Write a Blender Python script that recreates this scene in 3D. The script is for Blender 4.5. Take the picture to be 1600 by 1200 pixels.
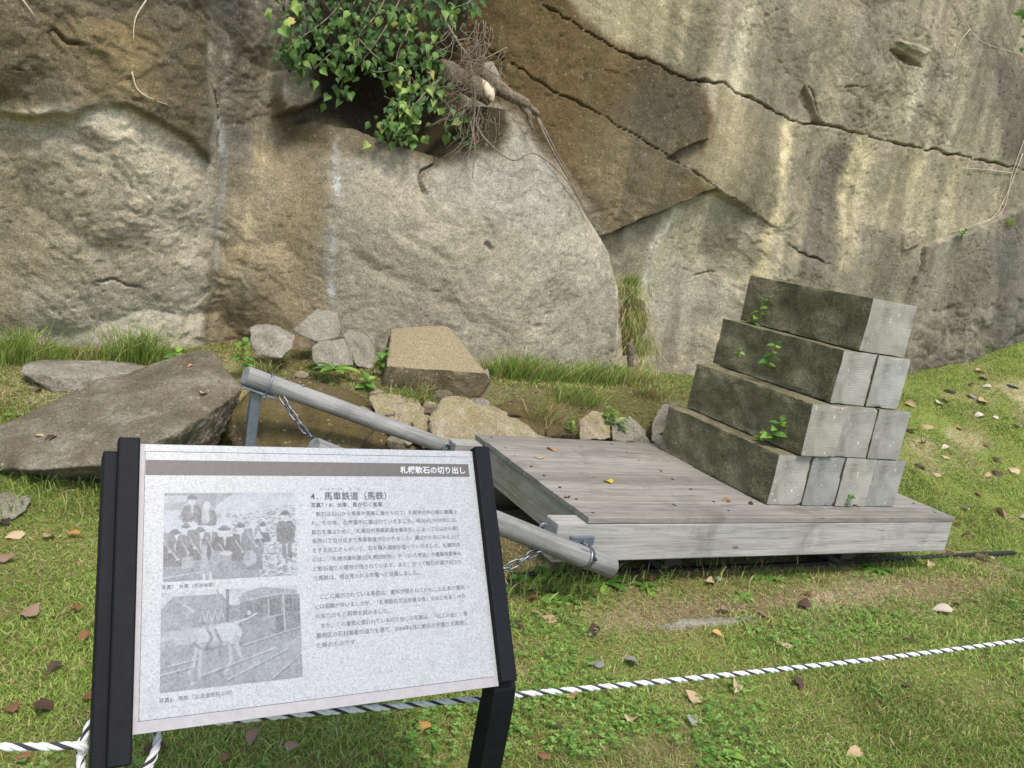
import bpy, bmesh, math, random
import numpy as np
from mathutils import Vector, Matrix

for o in list(bpy.data.objects): bpy.data.objects.remove(o)
S = bpy.context.scene
COL = S.collection
R = math.radians
random.seed(7); RNG = np.random.default_rng(7)

# ------------------------------------------------------------------ camera
G = 1.48                                   # camera height above the lawn at the rails
YAW, PITCH, ROLL, FPX = R(28.196), R(10.449), R(10.351), 1298.2
_f = np.array([math.sin(YAW)*math.cos(PITCH), math.cos(YAW)*math.cos(PITCH), -math.sin(PITCH)])
_r0 = np.array([math.cos(YAW), -math.sin(YAW), 0.0]); _u0 = np.cross(_r0, _f)
CR = math.cos(ROLL)*_r0 + math.sin(ROLL)*_u0
CU = -math.sin(ROLL)*_r0 + math.cos(ROLL)*_u0
CF = _f
cd = bpy.data.cameras.new('camera'); cam = bpy.data.objects.new('camera', cd); COL.objects.link(cam)
cd.sensor_width = 36.0; cd.lens = 36.0*FPX/1600; cd.clip_start = 0.05; cd.clip_end = 500
M = Matrix.Identity(4)
for i in range(3): M[i][0] = CR[i]; M[i][1] = CU[i]; M[i][2] = -CF[i]
M[2][3] = G
cam.matrix_world = M
S.camera = cam
S.render.resolution_x = 1024; S.render.resolution_y = 768

# ------------------------------------------------------------------ light
SUN_AZ, SUN_EL = R(183), R(60)            # azimuth clockwise from +Y: behind the camera and to its right
w = bpy.data.worlds.new('World'); S.world = w; w.use_nodes = True
nt = w.node_tree; nt.nodes.clear()
sky = nt.nodes.new('ShaderNodeTexSky'); sky.sky_type = 'NISHITA'; sky.sun_disc = False
sky.sun_elevation = SUN_EL; sky.sun_rotation = SUN_AZ
sky.air_density = 1.0; sky.dust_density = 2.0; sky.ozone_density = 0.6
bg = nt.nodes.new('ShaderNodeBackground'); bg.inputs[1].default_value = 0.15
wo = nt.nodes.new('ShaderNodeOutputWorld')
nt.links.new(sky.outputs[0], bg.inputs[0]); nt.links.new(bg.outputs[0], wo.inputs[0])
sl = bpy.data.lights.new('sun', 'SUN'); sl.energy = 1.5; sl.angle = R(12); sl.color = (1.0, 0.95, 0.87)
so = bpy.data.objects.new('sun', sl); COL.objects.link(so)
sd = Vector((math.sin(SUN_AZ)*math.cos(SUN_EL), math.cos(SUN_AZ)*math.cos(SUN_EL), math.sin(SUN_EL)))
so.rotation_euler = sd.to_track_quat('Z', 'Y').to_euler(); so.location = (0, 0, 20)
S.view_settings.view_transform = 'Standard'; S.view_settings.look = 'None'
S.view_settings.gamma = 1.0; S.view_settings.use_curve_mapping = False
S.view_settings.exposure = 1.12

# ------------------------------------------------------------------ maths helpers
def ray(x, y): return CF + CR*((x-800)/FPX) - CU*((y-600)/FPX)
def P(x, y, Y):                            # the place seen at picture point x, y that stands at depth Y
    d = ray(x, y); p = d*(Y/d[1]); return np.array([p[0], p[1], p[2]+G])
def PZ(x, y, z):
    d = ray(x, y); p = d*((z-G)/d[2]); return np.array([p[0], p[1], p[2]+G])
def C(r, g, b, k=1.0):
    return tuple((((v/255+0.055)/1.055)**2.4 if v > 10 else v/255/12.92)*k for v in (r, g, b))
def sstep(a, b, x):
    t = np.clip((x-a)/(b-a), 0, 1); return t*t*(3-2*t)
def _hash(i, j, k, s):
    h = (i.astype(np.uint32)*np.uint32(374761393) + j.astype(np.uint32)*np.uint32(668265263) + k.astype(np.uint32)*np.uint32(2147483647 & 1274126177) + np.uint32((s*974711+13) & 0xffffffff))
    h = (h ^ (h >> np.uint32(13)))*np.uint32(1274126177); h = (h ^ (h >> np.uint32(15)))*np.uint32(2246822519); h ^= h >> np.uint32(13)
    return h.astype(np.float32)*np.float32(1/4294967295.0)
def vnoise(p, s=0):
    f = np.floor(p); t = (p-f).astype(np.float32); t = t*t*t*(t*(t*6-15)+10); f = f.astype(np.int64)
    i, j, k = f[:, 0], f[:, 1], f[:, 2]; a, b, c = t[:, 0], t[:, 1], t[:, 2]
    def L(x, y, u): return x+(y-x)*u
    h = lambda di, dj, dk: _hash(i+di, j+dj, k+dk, s)
    return 2*L(L(L(h(0,0,0), h(1,0,0), a), L(h(0,1,0), h(1,1,0), a), b), L(L(h(0,0,1), h(1,0,1), a), L(h(0,1,1), h(1,1,1), a), b), c)-1
def fbm(p, scale=1.0, oct=5, s=0, gain=0.5):
    p = np.asarray(p, dtype=np.float64)*scale; v = 0; a = 1; n = 0
    for o in range(oct): v = v+a*vnoise(p+o*17.3, s+o); n += a; a *= gain; p = p*2.03
    return v/n
def facets(x, z, scale, s=0, k=1.2):       # broken rock: overlapping tilted planes
    px, pz = x*scale, z*scale; fi, fj = np.floor(px).astype(np.int64), np.floor(pz).astype(np.int64); best = np.full(x.shape, -9.0)
    zz = np.zeros_like(fi)
    for di in (-1, 0, 1):
        for dj in (-1, 0, 1):
            i, j = fi+di, fj+dj
            dx = px-(i+_hash(i, j, zz, s)); dz = pz-(j+_hash(i, j, zz, s+1))
            best = np.maximum(best, (_hash(i, j, zz, s+2)-.5)*.5+(_hash(i, j, zz, s+3)-.5)*1.3*dx+(_hash(i, j, zz, s+4)-.5)*1.3*dz-k*(dx*dx+dz*dz))
    return best
def poly_sd(x, z, poly, pad=0.6):          # signed distance to a polygon, positive inside
    x0, z0 = np.min(poly, 0)-pad; x1, z1 = np.max(poly, 0)+pad
    out = np.full(x.shape, -float(pad)); m = (x > x0) & (x < x1) & (z > z0) & (z < z1); X, Z = x[m], z[m]
    d = np.full(X.shape, 1e9); ins = np.zeros(X.shape, bool); n = len(poly)
    for i in range(n):
        ax, az = poly[i]; bx, bz = poly[(i+1) % n]
        t = np.clip(((X-ax)*(bx-ax)+(Z-az)*(bz-az))/((bx-ax)**2+(bz-az)**2+1e-12), 0, 1)
        d = np.minimum(d, (X-ax-t*(bx-ax))**2+(Z-az-t*(bz-az))**2)
        if az != bz:
            c = (az > Z) != (bz > Z); ins ^= c & (X < (bx-ax)*(Z-az)/(bz-az)+ax)
    d = np.sqrt(d); out[m] = np.where(ins, d, -d); return out
def line_d(x, z, pl, pad=0.4):
    pl = np.asarray(pl); x0, z0 = np.min(pl, 0)-pad; x1, z1 = np.max(pl, 0)+pad
    out = np.full(x.shape, 9.0); m = (x > x0) & (x < x1) & (z > z0) & (z < z1); X, Z = x[m], z[m]; d = np.full(X.shape, 1e9)
    for i in range(len(pl)-1):
        ax, az = pl[i]; bx, bz = pl[i+1]
        t = np.clip(((X-ax)*(bx-ax)+(Z-az)*(bz-az))/((bx-ax)**2+(bz-az)**2+1e-12), 0, 1)
        d = np.minimum(d, (X-ax-t*(bx-ax))**2+(Z-az-t*(bz-az))**2)
    out[m] = np.sqrt(d); return out
def tps(pts):                              # smooth surface through (x, z, value)
    pts = np.array(pts); n = len(pts); x, z, v = pts.T
    def U(r2): return np.where(r2 > 0, r2*np.log(np.maximum(r2, 1e-12)), 0)
    K = U((x[:, None]-x)**2+(z[:, None]-z)**2)+np.eye(n)*0.02; Q = np.stack([np.ones(n), x, z], 1)
    A = np.block([[K, Q], [Q.T, np.zeros((3, 3))]]); wv = np.linalg.solve(A, np.r_[v, 0, 0, 0])
    def ev(X, Z):
        r = wv[n]+wv[n+1]*X+wv[n+2]*Z
        for i in range(n): r = r+wv[i]*U((X-x[i])**2+(Z-z[i])**2)
        return r
    return ev

# ------------------------------------------------------------------ object helpers
ORG = {}
def setp(o, label=None, cat=None, group=None, kind=None):
    if label: o['label'] = label
    if cat: o['category'] = cat
    if group: o['group'] = group
    if kind: o['kind'] = kind
    return o
def thing(name, label, cat, loc, group=None):
    o = bpy.data.objects.new(name, None); COL.objects.link(o); o.location = tuple(loc); o.empty_display_size = 0.1
    ORG[o.name] = np.array(loc, float); return setp(o, label, cat, group)
def link(name, me, parent=None):
    o = bpy.data.objects.new(name, me); COL.objects.link(o)
    if parent is not None: o.parent = parent; ORG[o.name] = ORG[parent.name]
    else: ORG[o.name] = np.zeros(3)
    return o
def mesh(name, V, F, mat=None, smooth=True):
    me = bpy.data.meshes.new(name); V = np.asarray(V, np.float32)
    if isinstance(F, np.ndarray):
        n, k = F.shape
        me.vertices.add(len(V)); me.vertices.foreach_set('co', V.ravel())
        me.loops.add(n*k); me.loops.foreach_set('vertex_index', F.astype(np.int32).ravel())
        me.polygons.add(n); me.polygons.foreach_set('loop_start', np.arange(0, n*k, k, dtype=np.int32))
        me.update(calc_edges=True)
    else: me.from_pydata([tuple(v) for v in V], [], F); me.update()
    if smooth is not None: me.polygons.foreach_set('use_smooth', np.full(len(me.polygons), smooth))
    for m in (mat if isinstance(mat, (list, tuple)) else [mat]):
        if m: me.materials.append(m)
    return me
def add(name, V, F, mat, parent=None, smooth=True, org=None):
    """world-space vertices -> object (origin at its root thing's base, or at org)"""
    V = np.asarray(V, float); o0 = ORG[parent.name] if parent is not None else (np.array(org, float) if org is not None else np.zeros(3))
    o = link(name, mesh(name, V-o0, F, mat, smooth), parent)
    if parent is None: o.location = tuple(o0); ORG[o.name] = o0
    return o
def colattr(me, col):
    a = me.color_attributes.new('Col', 'FLOAT_COLOR', 'POINT')
    c = np.ones((len(col), 4), np.float32); c[:, :3] = col; a.data.foreach_set('color', c.ravel())
def box_vf(x0, x1, y0, y1, z0, z1):
    V = [(x, y, z) for x in (x0, x1) for y in (y0, y1) for z in (z0, z1)]
    return np.array(V, float), [(0,1,3,2), (4,6,7,5), (0,4,5,1), (2,3,7,6), (0,2,6,4), (1,5,7,3)]
def bevel_me(me, w, seg=2):
    bm = bmesh.new(); bm.from_mesh(me); bmesh.ops.bevel(bm, geom=list(bm.edges), offset=w, segments=seg, affect='EDGES', profile=.5); bm.to_mesh(me); bm.free(); me.update()
def box(name, dims, mat, parent, bev=0.003, tf=None, smooth=False):
    V, F = box_vf(*dims)
    if tf is not None: V = tf(V)
    o = add(name, V, F, mat, parent, smooth)
    bm = bmesh.new(); bm.from_mesh(o.data); bmesh.ops.recalc_face_normals(bm, faces=bm.faces); bm.to_mesh(o.data); bm.free()
    if bev: bevel_me(o.data, bev)
    return o
def tube_vf(path, rad, n=8, cap=True):
    path = np.asarray(path, float); m = len(path); rad = np.broadcast_to(np.asarray(rad, float), (m,))
    T = np.gradient(path, axis=0); T /= np.linalg.norm(T, axis=1)[:, None]+1e-12
    a = np.array([0, 0, 1.0]) if abs(T[0][2]) < .9 else np.array([1.0, 0, 0])
    N = np.cross(T[0], a); N /= np.linalg.norm(N); V = []
    for i in range(m):
        N = N-T[i]*(N@T[i]); N /= np.linalg.norm(N)+1e-12; B = np.cross(T[i], N)
        for k in range(n):
            t = 2*math.pi*k/n; V.append(path[i]+rad[i]*(math.cos(t)*N+math.sin(t)*B))
    F = [(i*n+k, i*n+(k+1) % n, (i+1)*n+(k+1) % n, (i+1)*n+k) for i in range(m-1) for k in range(n)]
    if cap: F += [tuple(range(n-1, -1, -1)), tuple((m-1)*n+k for k in range(n))]
    return np.array(V), F
def spline(pts, n=8):                      # Catmull-Rom through the points
    p = np.asarray(pts, float); p = np.vstack([2*p[0]-p[1], p, 2*p[-1]-p[-2]]); out = []
    for i in range(1, len(p)-2):
        for t in np.linspace(0, 1, n, endpoint=False):
            a, b, c, d = p[i-1:i+3]; out.append(.5*((2*b)+(-a+c)*t+(2*a-5*b+4*c-d)*t*t+(-a+3*b-3*c+d)*t**3))
    out.append(p[-2]); return np.array(out)
def join(parts):
    V = []; F = []; n = 0
    for v, f in parts:
        V.append(np.asarray(v, float)); F += [tuple(i+n for i in q) for q in f]; n += len(v)
    return np.vstack(V), F

# ------------------------------------------------------------------ materials
def newmat(name):
    m = bpy.data.materials.new(name); m.use_nodes = True; n = m.node_tree; b = n.nodes['Principled BSDF']; return m, n, b
def N_(n, t, **kw):
    x = n.nodes.new(t)
    for k, v in kw.items():
        if k in x.inputs.keys(): x.inputs[k].default_value = v
        else: setattr(x, k, v)
    return x
def coords(n, kind='Object', scale=(1, 1, 1), rot=(0, 0, 0)):
    tc = n.nodes.new('ShaderNodeTexCoord'); mp = n.nodes.new('ShaderNodeMapping'); mp.inputs['Scale'].default_value = scale; mp.inputs['Rotation'].default_value = rot
    n.links.new(tc.outputs[kind], mp.inputs['Vector']); return mp.outputs[0]
def noise(n, vec, scale, detail=6, rough=.6, dist=0.0):
    x = N_(n, 'ShaderNodeTexNoise', Scale=scale, Detail=detail, Roughness=rough, Distortion=dist); n.links.new(vec, x.inputs['Vector']); return x.outputs[0]
def ramp(n, fac, stops):
    r = n.nodes.new('ShaderNodeValToRGB'); e = r.color_ramp.elements
    while len(e) < len(stops): e.new(0.5)
    for el, (p, c) in zip(e, stops): el.position = p; el.color = (*c[:3], 1) if len(c) >= 3 else (c[0],)*3+(1,)
    n.links.new(fac, r.inputs[0]); return r.outputs[0]
def mixc(n, a, b, fac, mode='MIX'):
    x = n.nodes.new('ShaderNodeMix'); x.data_type = 'RGBA'; x.blend_type = mode
    for s, v in ((x.inputs[6], a), (x.inputs[7], b), (x.inputs[0], fac)):
        if isinstance(v, (int, float)): s.default_value = v
        elif isinstance(v, tuple): s.default_value = (*v[:3], 1)
        else: n.links.new(v, s)
    return x.outputs[2]
def bump(n, b, h, strength=.5, dist=.01, prev=None):
    x = N_(n, 'ShaderNodeBump', Strength=strength, Distance=dist); n.links.new(h, x.inputs['Height'])
    if prev is not None: n.links.new(prev, x.inputs['Normal'])
    n.links.new(x.outputs[0], b.inputs['Normal']); return x.outputs[0]
def g3(v): return (v, v, v)

def rock_mat(name, base=None, dark=None, pale=None, moss=None, mcut=(.38, .55, .75), speck=.2, attr=False, bumps=(.6, .012)):
    m, n, b = newmat(name); co = coords(n)
    if attr:
        a = n.nodes.new('ShaderNodeVertexColor'); a.layer_name = 'Col'; c = a.outputs[0]
    else:
        c = ramp(n, noise(n, co, 5, 5, .65, .4), [(.30, dark), (.52, base), (.72, pale)])
        if moss:
            geo = n.nodes.new('ShaderNodeNewGeometry'); sx = n.nodes.new('ShaderNodeSeparateXYZ'); n.links.new(geo.outputs['Normal'], sx.inputs[0])
            q = N_(n, 'ShaderNodeMath', operation='MULTIPLY'); n.links.new(noise(n, co, 9, 6, .7), q.inputs[0])
            cl = n.nodes.new('ShaderNodeMapRange'); cl.inputs[1].default_value = -.2; cl.inputs[2].default_value = .8; n.links.new(sx.outputs[2], cl.inputs[0]); n.links.new(cl.outputs[0], q.inputs[1])
            c = mixc(n, c, moss, ramp(n, q.outputs[0], [(mcut[0], g3(0)), (mcut[1], g3(mcut[2]))]))
    # grain: mid mottling, dark pits, pale pumice flecks
    c = mixc(n, c, ramp(n, noise(n, co, 75, 4, .85), [(.34, g3(.5)), (.5, g3(1)), (.66, g3(1.32))]), .9, 'MULTIPLY')
    c = mixc(n, c, ramp(n, noise(n, co, 210, 2, .7), [(.32, g3(.55)), (.5, g3(1)), (.70, g3(1.3))]), .7, 'MULTIPLY')
    v = N_(n, 'ShaderNodeTexVoronoi', Scale=38.0, Randomness=1.0); n.links.new(co, v.inputs['Vector'])
    vr = n.nodes.new('ShaderNodeSeparateColor'); n.links.new(v.outputs['Color'], vr.inputs[0])
    th = N_(n, 'ShaderNodeMath', operation='MULTIPLY'); th.inputs[1].default_value = .34; n.links.new(vr.outputs[0], th.inputs[0])
    pw = N_(n, 'ShaderNodeMath', operation='POWER'); pw.inputs[1].default_value = 2.5; n.links.new(th.outputs[0], pw.inputs[0])
    lt = N_(n, 'ShaderNodeMath', operation='LESS_THAN'); n.links.new(v.outputs['Distance'], lt.inputs[0]); n.links.new(th.outputs[0], lt.inputs[1])
    gt = N_(n, 'ShaderNodeMath', operation='GREATER_THAN'); gt.inputs[1].default_value = .72; n.links.new(vr.outputs[1], gt.inputs[0])
    sp = N_(n, 'ShaderNodeMath', operation='MULTIPLY'); n.links.new(lt.outputs[0], sp.inputs[0]); n.links.new(gt.outputs[0], sp.inputs[1])
    sp2 = N_(n, 'ShaderNodeMath', operation='MULTIPLY'); sp2.inputs[1].default_value = speck; n.links.new(sp.outputs[0], sp2.inputs[0])
    c = mixc(n, c, C(205, 195, 172), sp2.outputs[0])
    n.links.new(c, b.inputs['Base Color']); b.inputs['Roughness'].default_value = .95; b.inputs['Specular IOR Level'].default_value = .15
    hs = N_(n, 'ShaderNodeMath', operation='MULTIPLY_ADD'); n.links.new(noise(n, co, 55, 4, .8), hs.inputs[0]); hs.inputs[1].default_value = 1.0
    rg = N_(n, 'ShaderNodeTexNoise', Scale=11.0, Detail=5.0, Roughness=.62, Distortion=.3); rg.noise_type = 'RIDGED_MULTIFRACTAL'; n.links.new(co, rg.inputs['Vector'])
    r2 = N_(n, 'ShaderNodeMath', operation='MULTIPLY'); r2.inputs[1].default_value = .40; n.links.new(rg.outputs[0], r2.inputs[0]); n.links.new(r2.outputs[0], hs.inputs[2])
    bump(n, b, hs.outputs[0], bumps[0], bumps[1]*1.6)
    return m

def wood_mat(name, a, b_, dirt, coord='Object', sc=(1.2, 28, 28)):
    m, n, b = newmat(name); co = coords(n, coord, sc); co0 = coords(n, coord)
    oi = n.nodes.new('ShaderNodeObjectInfo'); va = N_(n, 'ShaderNodeVectorMath', operation='MULTIPLY_ADD'); cb = n.nodes.new('ShaderNodeCombineXYZ')
    for k in range(3): n.links.new(oi.outputs['Random'], cb.inputs[k])
    n.links.new(cb.outputs[0], va.inputs[0]); va.inputs[1].default_value = (37, 11, 53); n.links.new(co, va.inputs[2]); co = va.outputs[0]
    g = noise(n, co, 1.6, 10, .7, .6)
    c = ramp(n, g, [(.28, b_), (.5, a), (.75, tuple(min(1, x*1.35) for x in a))])
    c = mixc(n, c, ramp(n, noise(n, co, 7, 6, .7), [(.3, g3(.62)), (.5, g3(1)), (.7, g3(1.15))]), .8, 'MULTIPLY')
    c = mixc(n, c, dirt, ramp(n, noise(n, co0, 3.0, 8, .7, .8), [(.50, g3(0)), (.66, g3(.6))]))
    c = mixc(n, c, g3(.75), oi.outputs['Random'], 'MULTIPLY') if False else c
    # drying checks and dark knots
    c = mixc(n, c, tuple(v*.28 for v in b_), ramp(n, noise(n, va.outputs[0], 3.4, 3, .55, .2), [(.655, g3(0)), (.70, g3(.75))]))
    kv = N_(n, 'ShaderNodeTexVoronoi', Scale=2.6, Randomness=1.0); n.links.new(coords(n, coord, (1, 2.6, 2.6) if sc[0] < 5 else (2.6, 1, 2.6)), kv.inputs['Vector'])
    c = mixc(n, c, tuple(v*.45 for v in b_), ramp(n, kv.outputs['Distance'], [(.03, g3(.8)), (.075, g3(0))]))
    rr = ramp(n, oi.outputs['Random'], [(0, g3(.78)), (1, g3(1.16))]); c = mixc(n, c, rr, 1.0, 'MULTIPLY')
    n.links.new(c, b.inputs['Base Color']); b.inputs['Roughness'].default_value = .85; b.inputs['Specular IOR Level'].default_value = .2
    bump(n, b, g, .45, .004)
    return m

def plain(name, col, rough=.6, metal=0, var=.25, scale=30, bmp=.15, col2=None, bdist=.002, spec=.5):
    m, n, b = newmat(name); co = coords(n); f = noise(n, co, scale, 6, .65)
    c = ramp(n, f, [(.3, tuple(x*(1-var) for x in col)), (.7, col2 or tuple(min(1, x*(1+var)) for x in col))])
    n.links.new(c, b.inputs['Base Color']); b.inputs['Roughness'].default_value = rough; b.inputs['Metallic'].default_value = metal; b.inputs['Specular IOR Level'].default_value = spec
    if bmp: bump(n, b, f, bmp, bdist)
    return m
def leaf_mat(name, stops, trans=.35, rough=.5, attr=False):
    m, n, b = newmat(name)
    if attr:
        a = n.nodes.new('ShaderNodeVertexColor'); a.layer_name = 'Col'; c = a.outputs[0]
    else:
        oi = n.nodes.new('ShaderNodeObjectInfo'); c = ramp(n, oi.outputs['Random'], stops)
        c = mixc(n, c, ramp(n, noise(n, coords(n), 45, 5, .7), [(.3, g3(.7)), (.7, g3(1.25))]), .8, 'MULTIPLY')
    n.links.new(c, b.inputs['Base Color']); b.inputs['Roughness'].default_value = rough; b.inputs['Specular IOR Level'].default_value = .3
    t = n.nodes.new('ShaderNodeBsdfTranslucent'); n.links.new(c, t.inputs[0]); mx = n.nodes.new('ShaderNodeMixShader'); mx.inputs[0].default_value = trans
    out = n.nodes['Material Output']; n.links.new(b.outputs[0], mx.inputs[1]); n.links.new(t.outputs[0], mx.inputs[2]); n.links.new(mx.outputs[0], out.inputs[0])
    return m

KR = 0.80
M_CLIFF = rock_mat('cliff_tuff', attr=True, speck=.16, bumps=(.9, .0065))
M_BOULDER = rock_mat('boulder_tuff', C(124, 115, 97, KR), C(88, 79, 63, KR), C(158, 150, 133, KR), moss=C(104, 95, 72, KR), mcut=(.42, .60, .6))
M_PALE = rock_mat('pale_tuff', C(165, 152, 126, KR), C(128, 114, 88, KR), C(192, 182, 158, KR), moss=C(140, 130, 88, KR))
M_GREYROCK = rock_mat('grey_tuff', C(150, 143, 126, KR), C(118, 110, 94, KR), C(178, 172, 156, KR))
M_DARKROCK = rock_mat('dark_tuff', C(100, 86, 64, KR), C(70, 58, 40, KR), C(132, 118, 94, KR), moss=C(96, 86, 46, KR))
M_GOLD = rock_mat('weathered_cut_tuff', C(100, 89, 66, KR), C(70, 61, 45, KR), C(132, 119, 92, KR), moss=C(160, 146, 114, KR), mcut=(.22, .34, .9))
M_MOSSY = rock_mat('mossy_block_side', C(134, 127, 98, KR), C(102, 97, 72, KR), C(158, 150, 120, KR), speck=.12, bumps=(.8, .012))
M_WOOD = wood_mat('weathered_deck_wood', C(150, 145, 134, KR), C(108, 103, 94, KR), C(110, 105, 94, KR))
M_BEAM = wood_mat('weathered_beam_wood', C(166, 163, 155, KR), C(126, 123, 116, KR), C(122, 118, 108, KR))
M_WOODY = wood_mat('weathered_end_wood', C(166, 161, 140, KR), C(128, 122, 104, KR), C(126, 122, 98, KR), sc=(28, 1.2, 28))
M_SHAFT = wood_mat('weathered_round_wood', C(142, 140, 135, KR), C(98, 96, 92, KR), C(114, 111, 104, KR))
M_BLACK = plain('black_painted_steel', C(14, 15, 19), .6, 0, .35, 60, .12, spec=.14)
M_GALV = plain('galvanised_steel', C(120, 128, 136), .45, .7, .25, 25, .1)
M_CHAIN = plain('dull_chain_steel', C(112, 116, 120), .4, .8, .4, 60, .2)
M_RAIL = plain('rusty_dark_rail', C(52, 50, 50), .5, .5, .4, 30, .3)
M_IRON = plain('dark_cast_iron', C(44, 42, 40), .7, .3, .4, 30, .3)
M_ROPEW = plain('white_rope_fibre', C(196, 196, 194), .8, 0, .1, 150, .4)
M_ROPEB = plain('black_rope_fibre', C(42, 42, 46), .8, 0, .25, 150, .4)
M_BARK = plain('grey_bark', C(118, 104, 84), .95, 0, .6, 55, 1.0, bdist=.025)
M_ROOT = plain('dry_root', C(118, 104, 88), .95, 0, .45, 60, .5)
M_TWIG = plain('pale_twig', C(186, 172, 146), .9, 0, .3, 60, .3)
M_STEMG = plain('green_stem', C(110, 118, 60), .8, 0, .3, 60, .2)
M_IVY = leaf_mat('ivy_leaf', [(0, C(60, 88, 44)), (.35, C(90, 120, 56)), (.7, C(118, 148, 70)), (.93, C(156, 174, 92)), (1, C(184, 170, 96))], .3, .55)
M_WEED = leaf_mat('weed_leaf', [(0, C(74, 116, 44)), (.6, C(104, 148, 58)), (1, C(140, 170, 70))], .35)
M_BLADE = leaf_mat('grass_blade', None, .35, .6, attr=True)
LM = {'tan': [C(190, 166, 130), C(172, 146, 110)], 'brown': [C(138, 96, 66), C(116, 78, 54)], 'dark': [C(84, 62, 50), C(70, 52, 44)], 'pale': [C(214, 204, 186), C(190, 178, 158)],
      'orange': [C(196, 148, 88), C(176, 124, 70)], 'yellow': [C(218, 190, 66), C(206, 172, 52)], 'rose': [C(146, 118, 100), C(130, 100, 84)], 'grey': [C(140, 136, 130), C(124, 118, 112)]}
LM = {k: leaf_mat(k+'_dead_leaf', [(0, v[0]), (1, v[1])], .2, .7) for k, v in LM.items()}

# ------------------------------------------------------------------ ground
def ground(X, Y):
    X = np.asarray(X, float); Y = np.asarray(Y, float)
    A = np.interp(X, [-4, -1, .5, 1.4, 3, 4.3, 6, 7.1, 7.8, 8.6, 10, 16], [.30, .32, .40, .48, .50, .48, .56, .75, .95, 1.32, 1.9, 3.0])
    y0 = np.interp(X, [0, .8, 1.2, 3.5, 4.5, 6, 8], [3.5, 3.7, 3.92, 3.95, 3.4, 3.0, 2.6]); y1 = np.interp(X, [0, .8, 1.3, 3.5, 4.5, 6], [5.3, 5.2, 4.45, 4.5, 5.1, 5.1])
    t = np.clip((Y-y0)/(y1-y0), 0, 1); t = t*t*(3-2*t)*.5+t*.5
    p = np.stack([X.ravel(), Y.ravel(), np.zeros(X.size)], 1)
    nz = (fbm(p, .9, 3, 3)*.035+fbm(p, 5, 3, 5)*.012).reshape(X.shape)
    return A*t+nz+.01*np.clip(X, 0, 6)
def hit(px, py):                           # where the sight line through a picture point meets the ground
    d = ray(px, py); k = np.linspace(1.0, 9.5, 1200); q = d[None]*k[:, None]; z = q[:, 2]+G-ground(q[:, 0], q[:, 1]); i = np.argmax(z < 0)
    if z[i] >= 0: i = len(k)-1
    return np.array([q[i, 0], q[i, 1], ground(q[i, 0], q[i, 1])])
gx = np.r_[np.linspace(-70, -3, 14)[:-1], np.linspace(-3, 10, 326), np.linspace(10, 70, 14)[1:]]
gy = np.r_[np.linspace(-60, .2, 12)[:-1], np.linspace(.2, 6.2, 181), np.linspace(6.2, 60, 12)[1:]]
XX, YY = np.meshgrid(gx, gy); ZZ = ground(XX, np.minimum(YY, 7))
nx, ny = len(gx), len(gy); idx = np.arange(nx*ny).reshape(ny, nx)
def quads(idx): return np.stack([idx[:-1, :-1], idx[:-1, 1:], idx[1:, 1:], idx[1:, :-1]], -1).reshape(-1, 4)
gp = np.stack([XX, YY, 0*XX], -1).reshape(-1, 3)
def bare(p):                               # how worn the turf is, 0..1 (dry thatch beside the rails, soil on the bank)
    b = sstep(.12, .5, fbm(p, 1.7, 4, 21))*.7
    x, y = p[:, 0], p[:, 1]
    b = np.maximum(b, np.exp(-((y-2.48-.02*x)/.17)**2)*sstep(1.7, 2.2, x)*sstep(4.9, 4.2, x)*.95)
    b = np.maximum(b, .97*sstep(1.0, 1.3, x)*sstep(4.4, 4.0, x)*sstep(2.75, 2.95, y)*sstep(4.15, 3.95, y))
    b = np.maximum(b, .30*sstep(1.0, 1.3, x)*sstep(4.4, 4.0, x)*sstep(2.75, 2.95, y))
    b = np.maximum(b, .6*sstep(.4, .9, x)*sstep(2.6, 2.9, y)*sstep(3.4, 3.0, x))
    b = np.maximum(b, .45*np.exp(-((y-4.6)/.5)**2)*sstep(.75, 1.0, x)*sstep(4.6, 4.2, x))
    return np.clip(b, 0, 1)
m, n, b = newmat('turf_soil'); co = coords(n)
a = n.nodes.new('ShaderNodeVertexColor'); a.layer_name = 'Col'
c = mixc(n, a.outputs[0], ramp(n, noise(n, co, 60, 8, .8), [(.3, g3(.45)), (.5, g3(1)), (.72, g3(1.45))]), .9, 'MULTIPLY')
n.links.new(c, b.inputs['Base Color']); b.inputs['Roughness'].default_value = 1; b.inputs['Specular IOR Level'].default_value = .1
bump(n, b, noise(n, co, 45, 8, .8), .9, .02)
me = mesh('ground', np.stack([XX, YY, ZZ], -1).reshape(-1, 3), quads(idx), m)
bb = bare(gp)[:, None]; nn_ = sstep(-.3, .5, fbm(gp, 3, 4, 33))[:, None]
soil = np.array(C(150, 134, 100, .8))*(1-nn_)+np.array(C(204, 188, 152, .8))*nn_; green = np.array(C(134, 146, 72, .8))
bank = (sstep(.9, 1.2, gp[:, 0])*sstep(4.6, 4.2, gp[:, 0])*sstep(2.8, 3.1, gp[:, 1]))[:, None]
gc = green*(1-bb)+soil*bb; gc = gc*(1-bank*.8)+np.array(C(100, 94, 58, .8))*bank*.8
colattr(me, gc); setp(link('ground', me), kind='structure')

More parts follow.
